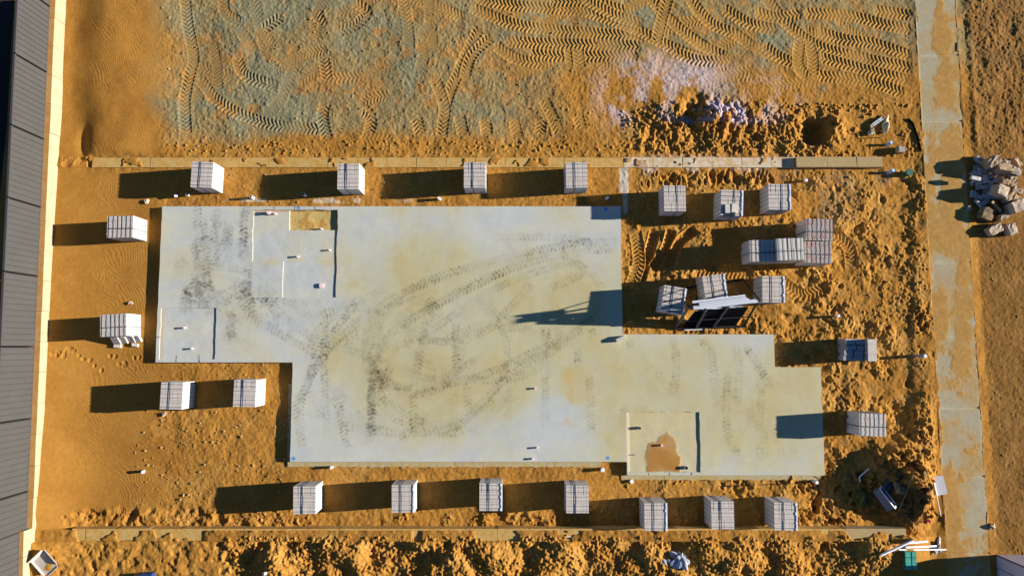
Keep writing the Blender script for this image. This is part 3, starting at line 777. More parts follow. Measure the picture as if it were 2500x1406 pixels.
for (cu, cv, ru, rv, a0, a1, d) in ((1075, 870, 165, 165, -60, 210, .30), (1080, 880, 185, 178, 20, 260, .26), (1010, 850, 120, 115, -20, 300, .24), (1180, 800, 190, 130, -30, 200, .22), (880, 900, 130, 150, 60, 300, .2), (1330, 720, 140, 90, -80, 170, .2), (560, 660, 70, 60, 0, 350, .22)):
    ST_.append(([(cu + ru * math.cos(R(a)), cv + rv * math.sin(R(a))) for a in np.linspace(a0, a1, 10)], d))
for (n, u0, u1, v0, v1, d) in ((9, 475, 560, 525, 650, .5), (10, 450, 530, 655, 748, .52), (9, 575, 680, 640, 800, .5), (4, 588, 606, 506, 640, .55), (3, 555, 570, 750, 830, .55), (5, 400, 480, 600, 720, .2), (8, 780, 1060, 860, 1060, .3), (6, 830, 1000, 760, 900, .3), (6, 1550, 1900, 830, 1120, .26)):
    for k in range(n):
        a, b = tri.uniform(u0, u1), tri.uniform(v0, v1); L_ = tri.uniform(30, 75); e = tri.uniform(-.35, .35)
        ST_.append(([(a - e * L_ / 2, b - L_ / 2), (a + e * 6, b), (a + e * L_ / 2, b + L_ / 2)], d * tri.uniform(.6, 1.1)))
for p, d in ST_:
    if d > 0: mark(p, d)
TK = TK.reshape(tny, tnx)
ii = np.clip(np.rint((SX - sx0) / tdx).astype(int), 0, tnx - 1); jj = np.clip(np.rint((SY - sy5) / tdx).astype(int), 0, tny - 1)
MK = TK[jj, ii]
for (a, b, ra, rb, dk) in ((515, 560, 44, 36, .42), (488, 712, 52, 34, .58), (598, 575, 18, 55, .4), (620, 715, 55, 50, .45), (565, 790, 16, 36, .35), (908, 1000, 22, 90, .22), (920, 890, 26, 40, .3), (1020, 955, 40, 22, .2), (700, 790, 60, 30, .2), (845, 770, 50, 40, .18), (1300, 610, 180, 22, .10), (1000, 800, 120, 60, .10), (1460, 600, 60, 18, .14)):
    MK = MK + (1 - MK) * dk * spot(SU, SV, a, b, ra, rb) * ss(-.35, .35, fbm(SX, SY, 0.16, 3, 170) + 0.3 * fbm(SX, SY, .5, 2, 175))
MK = MK * (0.72 + 0.5 * fbm(SX, SY, 0.12, 3, 180))
s1, s2, s3 = fbm(SX, SY, 1.9, 4, 150), fbm(SX, SY, 0.6, 4, 155), fbm(SX * 0.35, SY, 0.5, 3, 159)
sc_ = np.broadcast_to(alb(203, 205, 196), SX.shape + (3,)).copy()
sc_ = mixc(sc_, alb(196, 202, 203)[None, None], 0.7 * ss(-.2, .6, s3))
och = 0.95 * box(SU, SV, 860, 1560, 600, 1010, 110) + 0.9 * box(SU, SV, 1480, 2040, 830, 1160, 60) + 0.7 * spot(SU, SV, 480, 650, 90, 60) + 0.35 * box(SU, SV, 760, 1300, 880, 1090, 60) - 0.6 * spot(SU, SV, 1330, 1040, 120, 60)
sc_ = mixc(sc_, alb(200, 193, 155)[None, None], np.clip(0.95 * ss(-0.25, 1.05, och + 0.45 * s1 + 0.25 * s2), 0, 1))
sc_ = mixc(sc_, alb(190, 172, 116)[None, None], 0.5 * ss(0.45, 1.1, 0.55 * och + 0.5 * s1 + 0.4 * s2))
sc_ = mixc(sc_, alb(206, 172, 92)[None, None], np.clip(0.6 * box(SU, SV, 1378, 1400, 900, 1040, 12) * ss(-.5, .3, s2), 0, 1))
sc_ = sc_ * (1 + 0.035 * s2[..., None])
# stains that belong to the set-downs
e2 = np.minimum.reduce([np.abs(SX - r2x0), np.abs(SY - r2y1)])
sc_ = mixc(sc_, alb(205, 165, 90)[None, None], 0.6 * inr_v if False else np.clip(0.5 * ss(0.09, 0.0, np.abs(SX - r2x0 - 0.05)) * ((SY < r2y0) & (SY > r2y1) & (SX > r2x0)), 0, 1))
sdb = ((SX > rbx0) & (SX < r1x2 + .02) & (SY > rby1) & (SY < r1y0)).astype(np.float32)
sc_ = mixc(sc_, alb(206, 178, 106)[None, None], sdb * 0.95)
sc_ = mixc(sc_, alb(192, 140, 62)[None, None], np.clip(sdb * (0.7 * ss(0.02, 0.3, s2) + 0.9 * spot(SU, SV, 783, 548, 12, 14)) + 0.8 * box(SU, SV, 615, 815, 510, 516, 2) * ((SY < r1y0)), 0, 1))
e1 = ((SX > r1x0) & (SX < r1x2) & (SY > r1y2) & (SY < r1y0)).astype(np.float32)
sc_ = mixc(sc_, alb(205, 185, 135)[None, None], 0.5 * e1 * ss(0.0, 0.5, s2) * ss(0.25, 0, np.abs(SY - r1y1)))
r3m = ((SX > r3x0) & (SX < r3x1) & (SY > r3y1) & (SY < r3y0)).astype(np.float32)
sc_ = mixc(sc_, alb(210, 196, 150)[None, None], 0.6 * r3m)
shp = np.maximum.reduce([1 - np.hypot((SU - 1628) / 27, (SV - 1080) / 24), 1 - np.hypot((SU - 1600) / 24, (SV - 1098) / 22), 1 - np.maximum(np.abs(SU - 1620 + (1120 - SV) * 0.05) / 40, np.abs(SV - 1122) / 34)])
sand3 = (0.78 + 0.22 * np.clip(0.5 + s2, 0, 1)) * ss(-0.10, 0.16, shp + 0.2 * s2 + 0.10 * fbm(SX, SY, 0.12, 3, 190)) * r3m
sc_ = mixc(sc_, alb(180, 130, 62)[None, None], np.clip(sand3, 0, 1))
sc_ = sc_ * (1 - 0.72 * np.clip(MK * (1 - 0.7 * e1), 0, 1) * (1 - sand3) * (1 + 0.5 * s2))[..., None]
for bu, bv, br in ((728, 507, 4.2), (1479, 511, 5), (716, 1119, 5), (1483, 1117, 6)):
    bm_ = ss(1.25, 0.7, np.hypot(SU - bu, SV - bv) / br + 0.25 * s2)
    sc_ = mixc(sc_, np.array([0.04, 0.22, 0.55], np.float32)[None, None], 0.9 * bm_)
sc_ = mixc(sc_, alb(232, 222, 196)[None, None], 0.8 * (np.abs(SX - r3x0 - 0.01) < 0.05) * ((SY > r3y1 - .02) & (SY < r3y0)))
# saw cuts in the rim
for (a, b, c, d) in ((667, 668.3, 500, 511), (719, 720.3, 500, 511), (767, 768.3, 500, 511), (429, 430.3, 868, 886), (485, 486.3, 868, 886), (380, 391, 823, 824.5), (1582, 1583.3, 1152, 1162), (1634, 1635.3, 1152, 1162), (1687, 1688.3, 1152, 1162)):
    sc_ = mixc(sc_, alb(60, 58, 60)[None, None], ((SU > a) & (SU < b + 0.6) & (SV > c) & (SV < d)).astype(np.float32))
sc_ = np.clip(sc_ * np.array([0.955, 0.935, 0.885]), 0.01, 0.85).astype(np.float32)

slab = thing('house_slab', 'large pale concrete house slab covered in dark tyre marks', 'concrete slab', ((sx0 + sx5) / 2, (sy0 + sy5) / 2, 0))
slab_off = np.array(slab.location)
def slab_part(name, ids, walls):
    co, qs, cc = [], [], []
    off = 0
    idx = np.arange(SXn * SYn, dtype=np.int64).reshape(SYn, SXn)
    for r in ids:
        k = reg == r
        q = np.stack([idx[:-1, :-1][k], idx[:-1, 1:][k], idx[1:, 1:][k], idx[1:, :-1][k]], -1)
        zz = zreg[r] + (0.0015 * s2 if r == 1 else 0.004 * s2)
        if r == 3: zz = zz + 0.012 * s2
        if r == 5: zz = zz + 0.008 * sand3
        co.append(np.stack([SXw.ravel(), SYw.ravel(), zz.ravel()], 1)); cc.append(sc_.reshape(-1, 3))
        qs.append(q + off); off += SXn * SYn
    if walls:
        pr = np.pad(reg, 1)
        zt = np.vectorize(zreg.get)(pr)
        W = []
        pf, cf = SXw.ravel(), SYw.ravel()
        def addw(i0, i1, hi, lo):
            n = len(i0)
            if n == 0: return
            nonlocal off
            a = np.stack([pf[i0], cf[i0], lo], 1); b = np.stack([pf[i1], cf[i1], lo], 1)
            c = np.stack([pf[i1], cf[i1], hi], 1); d = np.stack([pf[i0], cf[i0], hi], 1)
            co.append(np.concatenate([a, b, c, d])); cc.append(np.broadcast_to(alb(196, 192, 178), (4 * n, 3)))
            k = np.arange(n); qs.append(np.stack([k, k + n, k + 2 * n, k + 3 * n], 1) + off); off += 4 * n
        # vertical grid lines
        L, Rr = zt[1:-1, :-1], zt[1:-1, 1:]
        j, i = np.nonzero(np.abs(L - Rr) > 1e-4)
        addw(idx[j, i], idx[j + 1, i], np.maximum(L, Rr)[j, i] + 0.001, np.minimum(L, Rr)[j, i] - 0.004)
        B, T2 = zt[:-1, 1:-1], zt[1:, 1:-1]
        j, i = np.nonzero(np.abs(B - T2) > 1e-4)
        addw(idx[j, i], idx[j, i + 1], np.maximum(B, T2)[j, i] + 0.001, np.minimum(B, T2)[j, i] - 0.004)
    co = np.concatenate(co) - slab_off; q = np.concatenate(qs); cc = np.concatenate(cc)
    o = raw_mesh(name, co, q, cc, M['concrete'], smooth=False)
    o.parent = slab
    return o
slab_part('slab_top', [1], True)
slab_part('set_down', [2], False)['label'] = 'stepped wet area recess with pipe stubs'
slab_part('set_down', [3], False)['label'] = 'deeper recess covered in yellow sand'
slab_part('set_down', [4], False)['label'] = 'square recess at the left end of the slab'
slab_part('set_down', [5], False)['label'] = 'square recess with a patch of orange sand'
def ledge_part(x0, x1, y0, y1):
    m = MB(); n = int(max(x1 - x0, y1 - y0) / 0.12)
    for i in range(n):
        if x1 - x0 > y1 - y0:
            a = x0 + (x1 - x0) * i / n; b = x0 + (x1 - x0) * (i + 1) / n
            m.box(((a + b) / 2, (y0 + y1) / 2 + rnd.uniform(-.012, .012), -0.045), (b - a, y1 - y0, 0.15 + rnd.uniform(-.004, .004)))
        else:
            a = y0 + (y1 - y0) * i / n; b = y0 + (y1 - y0) * (i + 1) / n
            m.box(((x0 + x1) / 2 + rnd.uniform(-.012, .012), (a + b) / 2, -0.045), (x1 - x0, b - a, 0.15 + rnd.uniform(-.004, .004)))
    m.v = [(a - slab_off[0], b - slab_off[1], c) for a, b, c in m.v]
    m.build('footing_ledge', M['ledge'], slab)
ledge_part(sx1 - 0.12, sx3 - 0.85, sy4 - 0.19, sy4 - 0.004)
ledge_part(sx3 - 0.18, sx5 - 0.12, sy5 - 0.17, sy5 - 0.004)
ledge_part(sx1 - 0.15, sx1 - 0.004, sy4, sy4 + 2.6)

# ------------------------------------------------------------------ limestone walls
def wall(name, label, x0, x1, y0, y1, ztop, zbot, mats, phase, length, parent_rz=0.0, mat_fn=None, z_fn=None):
    t = thing(name, label, 'limestone wall', (x0, y0, 0))
    e = [x0] + [x for x in np.arange(phase - 60 * length, x1, length) if x > x0 + 0.1] + [x1]
    for a, b in zip(e[:-1], e[1:]):
        if b - a < 0.05: continue
        m = MB(); z = ztop + rnd.uniform(-.004, .004)
        mm = mats
        if mat_fn: mm = mat_fn((a + b) / 2)
        if z_fn: z = z_fn((a + b) / 2)
        jx = rnd.uniform(-.005, .005)
        m.box(((a + b) / 2 - x0, (y1 - y0) / 2 + jx, (z + zbot) / 2), (b - a - 0.012, y1 - y0, z - zbot), jit=0.003)
        m.build('limestone_block', M[mm], t)
    return t
xa, xb = P(225, 397, NWZ)[0], P(1945, 397, NWZ)[0]
xlm = P(1518, 397, NWZ)[0]; xhi = P(1944, 397, NWZ + .13)[0]
wall('retaining_wall', 'upper limestone block wall, sand dusted on the left and white with lime on the right', xa, xhi, nwy0, nwy1, NWZ, -0.35, 'limestone',
     P(1233.6, 397, NWZ)[0], 1.035, mat_fn=lambda x: 'limestone_lime' if x > xlm else 'limestone')
xz0, xz1 = xhi + 0.004, P(2155, 398, NWZ + .14)[0]
wall('retaining_wall', 'short raised run of three grey limestone blocks ending the upper wall near the footpath', xz0, xz1, nwy0 - 0.02, nwy1 - 0.01, NWZ + 0.14, -0.35, 'limestone_grey', xz0 + 1.08, 1.03)
xsa, xsb = P(175, 1305, SWZ)[0], P(2213, 1305, SWZ)[0]
wall('retaining_wall', 'lower limestone block wall half buried under heaped sand', xsa, xsb, swy0, swy1, SWZ, -0.3, 'limestone',
     P(2143, 1305, SWZ)[0], 1.045, mat_fn=lambda x: 'limestone_grey' if x > 11.2 else 'limestone')

# ------------------------------------------------------------------ boundary wall and steel fence on the left
def fence_run(label_w, label_f, y_top, y_bot, ztop, edge_top, edge_bot, fence_px_top, fence_px_bot, fh):
    (ua, va), (ub, vb) = edge_top, edge_bot
    A = np.array(P(ua, va, ztop)); B = np.array(P(ub, vb, ztop))
    d = A - B; L = np.linalg.norm(d); d /= L; ang = math.atan2(d[1], d[0])
    fa = np.array(P(*fence_px_top, ztop))
    nrm = np.array([-d[1], d[0]]); wid = float(abs((fa - A) @ nrm))
    # wall: runs from B along d ; face on the right, thickness to the left
    t = thing('retaining_wall', label_w, 'limestone wall', (B[0], B[1], 0), ang)
    n = max(1, int(round(L / 1.05)))
    for i in range(n):
        m = MB(); a, b = L * i / n, L * (i + 1) / n
        m.box(((a + b) / 2, 0.21 + rnd.uniform(-.006, .006), (ztop - 0.5) / 2), (b - a - 0.008, 0.42, ztop + 0.5), jit=0.003, mt=1)
        m.build('limestone_block', [M['limestone_wall'], M['limestone_top']], t)
    f = thing('steel_fence', label_f, 'fence', (B[0] + nrm[0] * wid, B[1] + nrm[1] * wid, ztop), ang)
    PW = 2.365; s = L; k = 0
    s0 = L - 0.62 if L > 5 else L
    cuts = [L] + [c for c in np.arange(s0, 0, -PW)] + [0.0]
    for b, a in zip(cuts[:-1], cuts[1:]):
        if b - a < 0.1: continue
        prof = []; x = a + 0.03; nr = max(1, int(round((b - a) / 0.196))); pit = (b - a - 0.06) / nr
        for r in range(nr):
            x0 = a + 0.03 + r * pit
            prof += [(x0, 0.0), (x0 + pit - 0.030, 0.0), (x0 + pit - 0.023, 0.020), (x0 + pit - 0.007, 0.020)]
        prof.append((b - 0.03, 0.0))
        m = MB(); z0, z1 = 0.03, fh - 0.02
        vs = [(x, y, z) for (x, y) in prof for z in (z0, z1)]
        m.add(vs, [(2 * i, 2 * i + 2, 2 * i + 3, 2 * i + 1) for i in range(len(prof) - 1)])
        m.build('fence_panel', M['fence'], f)
        m = MB(); m.box(((a + b) / 2, 0.012, fh), (b - a - 0.05, 0.07, 0.05)); m.build('top_rail', M['fence_dark'], f)
        m = MB(); m.box(((a + b) / 2, 0.022, 0.02), (b - a - 0.05, 0.05, 0.05)); m.build('bottom_rail', M['fence_dark'], f)
        m = MB(); m.box((a, 0.02, fh / 2), (0.022, 0.075, fh + 0.04)); m.build('fence_post', M['steel_black'], f)
    return f
fence_run('long pale limestone wall at the foot of the grey fence, sunlit face buried in sand', 'long grey ribbed steel fence standing on the limestone wall at the left edge',
          0, 1290, 0.56, (136.5, -25), (78.5, 1293), (123.5, -25), (67, 1293), 1.53)
fence_run('short higher piece of pale limestone wall by the open carton at the lower left', 'short stepped up piece of grey ribbed steel fence at the lower left corner',
          1296, 1420, 0.95, (58.5, 1296), (55.5, 1425), (48, 1296), (43, 1425), 1.53)

# ------------------------------------------------------------------ brick packs
BL, BW, BH = 0.88, 0.73, 0.88
def pack_mesh(seed, top='brick_top', nx=9, ny=3, tiers=3, missing=(), lo=None, flat=False):
    r = random.Random(seed); m = MB()
    cw, cl, th = BW / nx, BL / ny, BH / tiers
    for t in range(tiers):
        for i in range(nx):
            ox = r.uniform(-.004, .004)
            for j in range(ny):
                if (i, j, t) in missing: continue
                x = -BW / 2 + cw * (i + .5) + ox; y = -BL / 2 + cl * (j + .5)
                z0, z1 = th * t + 0.0015, th * (t + 1) - 0.0035 + (r.uniform(-.004, .002) if t == tiers - 1 else 0)
                d = (cw - 0.003, cl - 0.005)
                if t == 0 and i in (2, 6):
                    m.box((x, y, 0.03), (d[0], d[1], 0.06)); m.box((x, y, (0.165 + z1) / 2), (d[0], d[1], z1 - 0.165))
                else:
                    m.box((x, y, (z0 + z1) / 2), (d[0], d[1], z1 - z0), m=0, mt=1 if t == tiers - 1 or (missing and t == tiers - 2) else 0)
    me = m
    return me
def strap_mesh(axis, pos, wid=0.010):
    m = MB(); e = 0.004
    if axis == 'x':      # wraps across the width at y = pos
        m.box((0, pos, BH + e), (BW + 2 * e + 0.006, wid, 0.006)); m.box((BW / 2 + e, pos, BH / 2), (0.006, wid, BH)); m.box((-BW / 2 - e, pos, BH / 2), (0.006, wid, BH))
    else:
        m.box((pos, 0, BH + e + 0.007), (wid, BL + 2 * e + 0.006, 0.006)); m.box((pos, BL / 2 + e, BH / 2), (wid, 0.006, BH)); m.box((pos, -BL / 2 - e, BH / 2), (wid, 0.006, BH))
    return m
_straps = [strap_mesh('x', -BL / 2 + BL * f) for f in (.08, .25, .42, .58, .75, .92)]
_band = strap_mesh('y', BW * -0.09, 0.026); _band2 = strap_mesh('y', BW * 0.12, 0.022)
_proto = {}
def pack(px, py, rz, label, kind='plain', seed=1, hgt=BH, band=0, wrap=None):
    """px, py: photo pixel of the centre of the pack's top"""
    z = 0.0
    for _ in range(4):
        x, y = P(px, py, z + hgt); z = gz(x, y, 0.3)
    t = thing('brick_pack', label, 'brick pack', (x, y, z - 0.01), rz, 'brick packs set out around the slab')
    key = (kind, seed)
    if key not in _proto:
        parts = []
        if kind == 'plain': parts.append(pack_mesh(seed).build('bricks', [M['brick'], M['brick_top']]))
        if kind == 'red': parts.append(pack_mesh(seed, nx=8).build('bricks', [M['brick'], M['brick_red']]))
        if kind == 'blank': parts.append(pack_mesh(seed, nx=2, ny=8).build('bricks', [M['brick'], M['brick']]))
        if kind == 'notch': parts.append(pack_mesh(seed, missing=[(i, 0, 2) for i in range(2, 6)] + [(1, 0, 2)]).build('bricks', [M['brick'], M['brick_top']]))
        if kind == 'open': parts.append(pack_mesh(seed, missing=[(i, j, 2) for i in range(9) for j in (1, 2)]).build('bricks', [M['brick_grey'], M['brick_top']]))
        for o in parts: COL.objects.unlink(o)
        _proto[key] = parts
    for o in _proto[key]:
        c = o.copy(); COL.objects.link(c); c.parent = t; c.scale.z = hgt / BH
    if kind != 'open':
        for i, s in enumerate(_straps):
            if kind in ('red', 'blank') and i % 1: continue
            link_shared('strap', s, 's%d' % i, M['strap'], t, hgt / BH)
        link_shared('strap', _band if band == 0 else _band2, 'b%d' % band, M['strap_band'], t, hgt / BH)
    if wrap:
        m = MB(); sgn = 1 if wrap == 'r' else -1; yy0 = -BL / 2
        r = random.Random(seed + int(px)); n = 9
        for i in range(n):
            w = r.uniform(0.03, 0.065)
            m.box((sgn * (BW / 2 + 0.006 - w / 2), yy0 + BL * (i + .5) / n, hgt + 0.014), (w, BL / n * r.uniform(.8, 1.0), 0.004))
            m.box((sgn * (BW / 2 + 0.011), yy0 + BL * (i + .5) / n, hgt - 0.06), (0.004, BL / n * .97, 0.15))
        m.build('plastic_wrap', M['wrap'], t)
    return t
_shared = {}
def link_shared(name, mb, key, material, parent, sz=1.0):
    if key not in _shared:
        o = mb.build(name, material); COL.objects.unlink(o); _shared[key] = o
    c = _shared[key].copy(); COL.objects.link(c); c.parent = parent; c.scale.z = sz
    return c

PK = [
    (492.5, 426, R(-2), 'white brick pack on the upper wall row, nearest the left fence', 'plain', 1, 0, None),
    (850, 430.5, R(0), 'white brick pack second from the left on the upper wall row', 'plain', 2, 0, None),
    (1159, 427, R(0), 'white brick pack third from the left on the upper wall row', 'plain', 3, 0, None),
    (1408, 427, R(1), 'white brick pack at the right end of the upper wall row, above the slab corner', 'plain', 1, 0, None),
    (292.5, 553.5, R(90 + 1), 'white brick pack lying lengthwise toward the fence, upper of the two left of the slab', 'plain', 2, 0, None),
    (276, 794, R(90 + 3), 'white brick pack toward the fence with fallen bricks leaning on its lower side', 'plain', 3, 0, None),
    (418, 966, R(-1), 'white brick pack with the longest free shadow, below the left end of the slab', 'plain', 1, 0, None),
    (597, 960, R(-1), 'white brick pack in the notch between the two left ends of the slab', 'plain', 2, 0, None),
    (1648, 484, R(0), 'white brick pack right of the slab\'s top corner, first of the three in a row', 'plain', 3, 1, None),
    (1787, 495, R(-3), 'white brick pack with a notch and two loose blank bricks on top', 'notch', 11, 1, 'r'),
    (1903.5, 480.5, R(-1), 'white brick pack at the right end of the three below the lime white wall', 'plain', 2, 1, 'r'),
    (2001, 561, R(88), 'pale brick pack with reddish marks, upper of the close pair', 'red', 21, 0, None),
    (1999, 616, R(88.5), 'pale brick pack with reddish marks, lower of the close pair', 'red', 22, 0, None),
    (1930.5, 608, R(91.5), 'taller white pack with blank unperforated top beside the reddish pair', 'blank', 31, 0, None),
    (1863, 612, R(91), 'half shaded brick pack left of the taller blank topped pack', 'plain', 1, 0, None),
    (1645, 731.5, R(-10), 'brick pack turned askew with its lower end in shade, left of the steel rack', 'plain', 2, 0, 'r'),
    (1746, 703, R(7), 'brick pack turned askew right behind the steel rack', 'plain', 3, 0, 'r'),
    (1888.5, 706, R(-1), 'brick pack at the right end of the steel rack', 'plain', 1, 0, 'r'),
    (2131, 1037, R(90 - 2), 'white brick pack on the rough sand right of the slab, shading the slab edge', 'plain', 2, 0, None),
    (743, 1220.5, R(1), 'white brick pack at the left end of the lower wall row', 'plain', 3, 0, None),
    (983.5, 1217, R(1), 'white brick pack second from the left on the lower wall row', 'plain', 1, 0, 'r'),
    (1198, 1213, R(0), 'white brick pack third from the left on the lower wall row', 'plain', 2, 0, 'r'),
    (1410, 1218.5, R(0), 'white brick pack fourth from the left on the lower wall row', 'plain', 3, 0, None),
    (1601, 1261.5, R(0), 'white brick pack fifth from the left on the lower wall row', 'plain', 1, 0, 'r'),
    (1765, 1257.5, R(0), 'white brick pack sixth from the left on the lower wall row', 'plain', 2, 0, None),
    (1918.5, 1260.5, R(-1), 'white brick pack at the right end of the lower wall row', 'plain', 3, 0, 'r'),
]
packs = {}
for (a, b, rz, lab, kd, sd, bd, wr) in PK:
    packs[(a, b)] = pack(a, b, rz, lab, kd, sd, 1.02 if kd == 'blank' else BH, bd, wr)
# the opened pack: its right third still full height
opk = pack(2108.5, 854, R(90 - 1), 'opened brick pack with grey bricks uncovered and one full row left at its right side', 'open', 41)

def loose(name, label, cat, x, y, z, d, rz, material, group=None, rx=0.0, ry=0.0, jit=0.004, top=None, parts=None):
    m = MB(); m.box((0, 0, 0), d, rx=rx, ry=ry, jit=jit, mt=1 if top else None)
    o = m.build(name, [M[material], M[top]] if top else M[material], None, loc=(x, y, z), rz=rz)
    return tag(o, label, cat, group)

# loose bricks on the opened pack and on the notched pack
ox, oy, oz = opk.location
for k, (a, b, e) in enumerate(((2074, 835, 3), (2098, 835, -3), (2077, 849, 6), (2101, 850, -4), (2070, 861, -3), (2095, 862, -4), (2068, 874, -1), (2094, 874, 0))):
    zt = oz + BH * 2 / 3 + 0.055
    x, y = P(a, b, zt)
    loose('loose_brick', 'blank grey brick lying loose on the opened pack', 'brick', x, y, zt, (0.29, 0.155, 0.1), R(e), 'brick_grey', 'loose bricks on the opened pack')
for (a, b, e, lab) in ((1776, 510, 0, 'left blank brick lying on the notched pack'), (1792, 508.5, -6, 'right blank brick lying tilted on the notched pack')):
    zt = gz(*P(1787, 495, BH)) + BH + 0.03
    x, y = P(a, b, zt)
    loose('loose_brick', lab, 'brick', x, y, zt, (0.155, 0.29, 0.07), R(e), 'brick', 'loose bricks on the notched pack')
# fallen bricks leaning on the pack left of the slab
for (a, b, w, l, e, lab) in ((283, 829, .27, .36, -6, 'fallen brick slab leaning on the pack, nearest the fence'), (301, 828, .25, .34, -6, 'fallen brick slab with a dark opening leaning on the pack, middle one'),
                             (320, 826, .24, .34, -8, 'fallen brick slab leaning on the pack beside the middle one'), (337, 825, .17, .34, -6, 'narrow fallen brick slab at the right end of the leaning row')):
    x, y, z = gp(a, b, 0.24, 0.2)
    o = loose('fallen_brick', lab, 'brick', x, y, z + 0.24, (w, l, 0.09), R(e), 'brick', 'fallen bricks leaning on the left pack', rx=R(52))
x, y, z = gp(287, 844.5, 0.06); loose('fallen_brick', 'fallen brick lying flat at the foot of the leaning row', 'brick', x, y, z + 0.05, (0.24, 0.11, 0.09), R(-4), 'brick')
x, y, z = gp(330, 842, 0.06); loose('fallen_brick', 'short fallen brick at the right foot of the leaning row', 'brick', x, y, z + 0.05, (0.20, 0.10, 0.09), R(-8), 'brick')

# brick left standing on the slab
xb_, yb_ = P(1515, 827, SLZ + 0.15)
loose('standing_brick', 'single perforated brick standing on the slab near the inner corner', 'brick', xb_, yb_, SLZ + 0.076, (0.30, 0.10, 0.15), R(24), 'brick', top='brick_top')

# ------------------------------------------------------------------ steel A-frame rack with white channels
az = 1.72
def up(px, py, z): x, y = P(px, py, z); return (x, y, z)
RX0, RY = P(1648, 757, 0)
rackg = gz(RX0 + 1.2, RY, 0.5)
rack = thing('steel_rack', 'black steel A-frame rack leaning full of dark sheets and white channels', 'steel rack', (RX0, RY, rackg))
def rk(name, p0, p1, r, material='steel', n=6, par=rack):
    m = MB(); o = np.array((RX0, RY, rackg))
    m.tube(np.array(p0) - o, np.array(p1) - o, r, n); return m.build(name, M[material], par)
legs = [(1682, 749, 1648, 801), (1724, 757, 1700, 801), (1779, 747, 1741, 800), (1853, 731, 1816, 797)]
for i, (a, b, c, d) in enumerate(legs):
    ax, ay = P(a, b, az); bx, by = P(c, d, 0.03)
    rk('leg', (bx, by, 0.0), (ax, ay, az), 0.045 if i < 3 else 0.04, 'steel' if i < 3 else 'steel_black')
    rk('leg', (bx + 0.02, 2 * ay - by, 0.0), (ax, ay, az), 0.03, 'steel_black')
t0, t1 = up(1682, 748, az), up(1856, 731, az)
rk('top_rail', t0, t1, 0.05, 'steel_black')
rk('base_rail', up(1648, 802, 0.05), up(1818, 797, 0.05), 0.045, 'steel_black')
b0, b1 = up(1648, 802, 0.05), up(1818, 797, 0.05)
rk('base_rail', (b0[0] + 0.02, 2 * t0[1] - b0[1], 0.05), (b1[0] + 0.02, 2 * t1[1] - b1[1], 0.05), 0.04, 'steel_black')
rk('mid_rail', up(1664, 784, .8), up(1832, 773, .8), 0.02, 'steel_black')
rk('brace', up(1812, 720, 1.5), up(1775, 680, 0.15), 0.016, 'steel_black')
rk('brace', up(1702, 733, 1.5), up(1679, 706, 0.9), 0.016, 'steel_black')
# dark sheets leaning inside
def sheet(label, p0, p1, q1, q0, th):
    n = np.cross(np.array(p1) - p0, np.array(q0) - p0); n = n / np.linalg.norm(n) * th
    vs = [np.array(p) for p in (p0, p1, q1, q0)]; c = sum(vs) / 4
    m = MB(); m.add([v - c for v in vs] + [v + n - c for v in vs], [(3, 2, 1, 0), (4, 5, 6, 7), (0, 1, 5, 4), (1, 2, 6, 5), (2, 3, 7, 6), (3, 0, 4, 7)])
    return tag(m.build('dark_sheet', M['blacksheet'], None, loc=tuple(c)), label, 'sheet', 'dark sheets on the steel rack')
sheet('large dark sheet leaning on the front of the steel rack', up(1668, 795, .10), up(1796, 791, .10), up(1826, 748, 1.45), up(1696, 760, 1.45), 0.05)
sheet('smaller dark sheet behind the front one on the steel rack', up(1690, 785, .10), up(1770, 782, .10), up(1806, 744, 1.30), up(1720, 756, 1.30), 0.04)
# white channels
def channel(label, a, b, w=0.075, hgt=0.06, material='channel'):
    a, b = np.array(a), np.array(b); d = b - a; L = np.linalg.norm(d); c = (a + b) / 2
    m = MB(); t = 0.012
    m.box((0, w / 2 - t / 2, hgt / 2), (L, t, hgt)); m.box((0, -w / 2 + t / 2, hgt / 2), (L, t, hgt)); m.box((0, 0, t / 2 - 0.003), (L * .998, w - 2 * t, t))
    o = m.build('metal_channel', M[material], None, loc=tuple(c)); o.rotation_euler = (0, -math.asin(d[2] / L), math.atan2(d[1], d[0]))
    return tag(o, label, 'metal channel', 'white channels on the steel rack')
channel('white metal channel lying farthest back on top of the steel rack', up(1690, 738, az + .07), up(1819, 722, az + .07))
channel('white metal channel second from the back on top of the steel rack', up(1707, 741, az + .07), up(1822, 726.5, az + .07))
channel('white metal channel third from the back on top of the steel rack', up(1707, 745, az + .10), up(1828, 730.5, az + .10), 0.06)
channel('white metal channel fourth from the back on top of the steel rack', up(1692, 750, az + .07), up(1846, 733, az + .07), 0.07)
channel('white metal channel at the very front on top of the steel rack', up(1693, 753.5, az + .07), up(1850, 736, az + .07), 0.07)
channel('upper white channel resting inside the steel rack', up(1704, 753, 1.3), up(1790, 750, 1.3), 0.09)
channel('long white channel resting inside the steel rack', up(1704, 758.5, 1.22), up(1817, 755, 1.22), 0.07)
channel('short white channel resting low inside the steel rack', up(1698, 765, 1.05), up(1756, 763, 1.05), 0.06)
channel('bluish white channel at the right inside the steel rack', up(1775, 749, 1.35), up(1813, 750, 1.35), 0.06)
m = MB(); a_, b_ = up(1671, 803, 0.03), up(1731, 801, 0.03)
m.box((0, 0, 0), (b_[0] - a_[0], 0.10, 0.03)); tag(m.build('white_plank', M['white'], None, loc=((a_[0] + b_[0]) / 2, (a_[1] + b_[1]) / 2, gz(a_[0], a_[1], .1) + 0.05), rz=R(2)), 'thin white plank on the sand in front of the steel rack', 'plank')

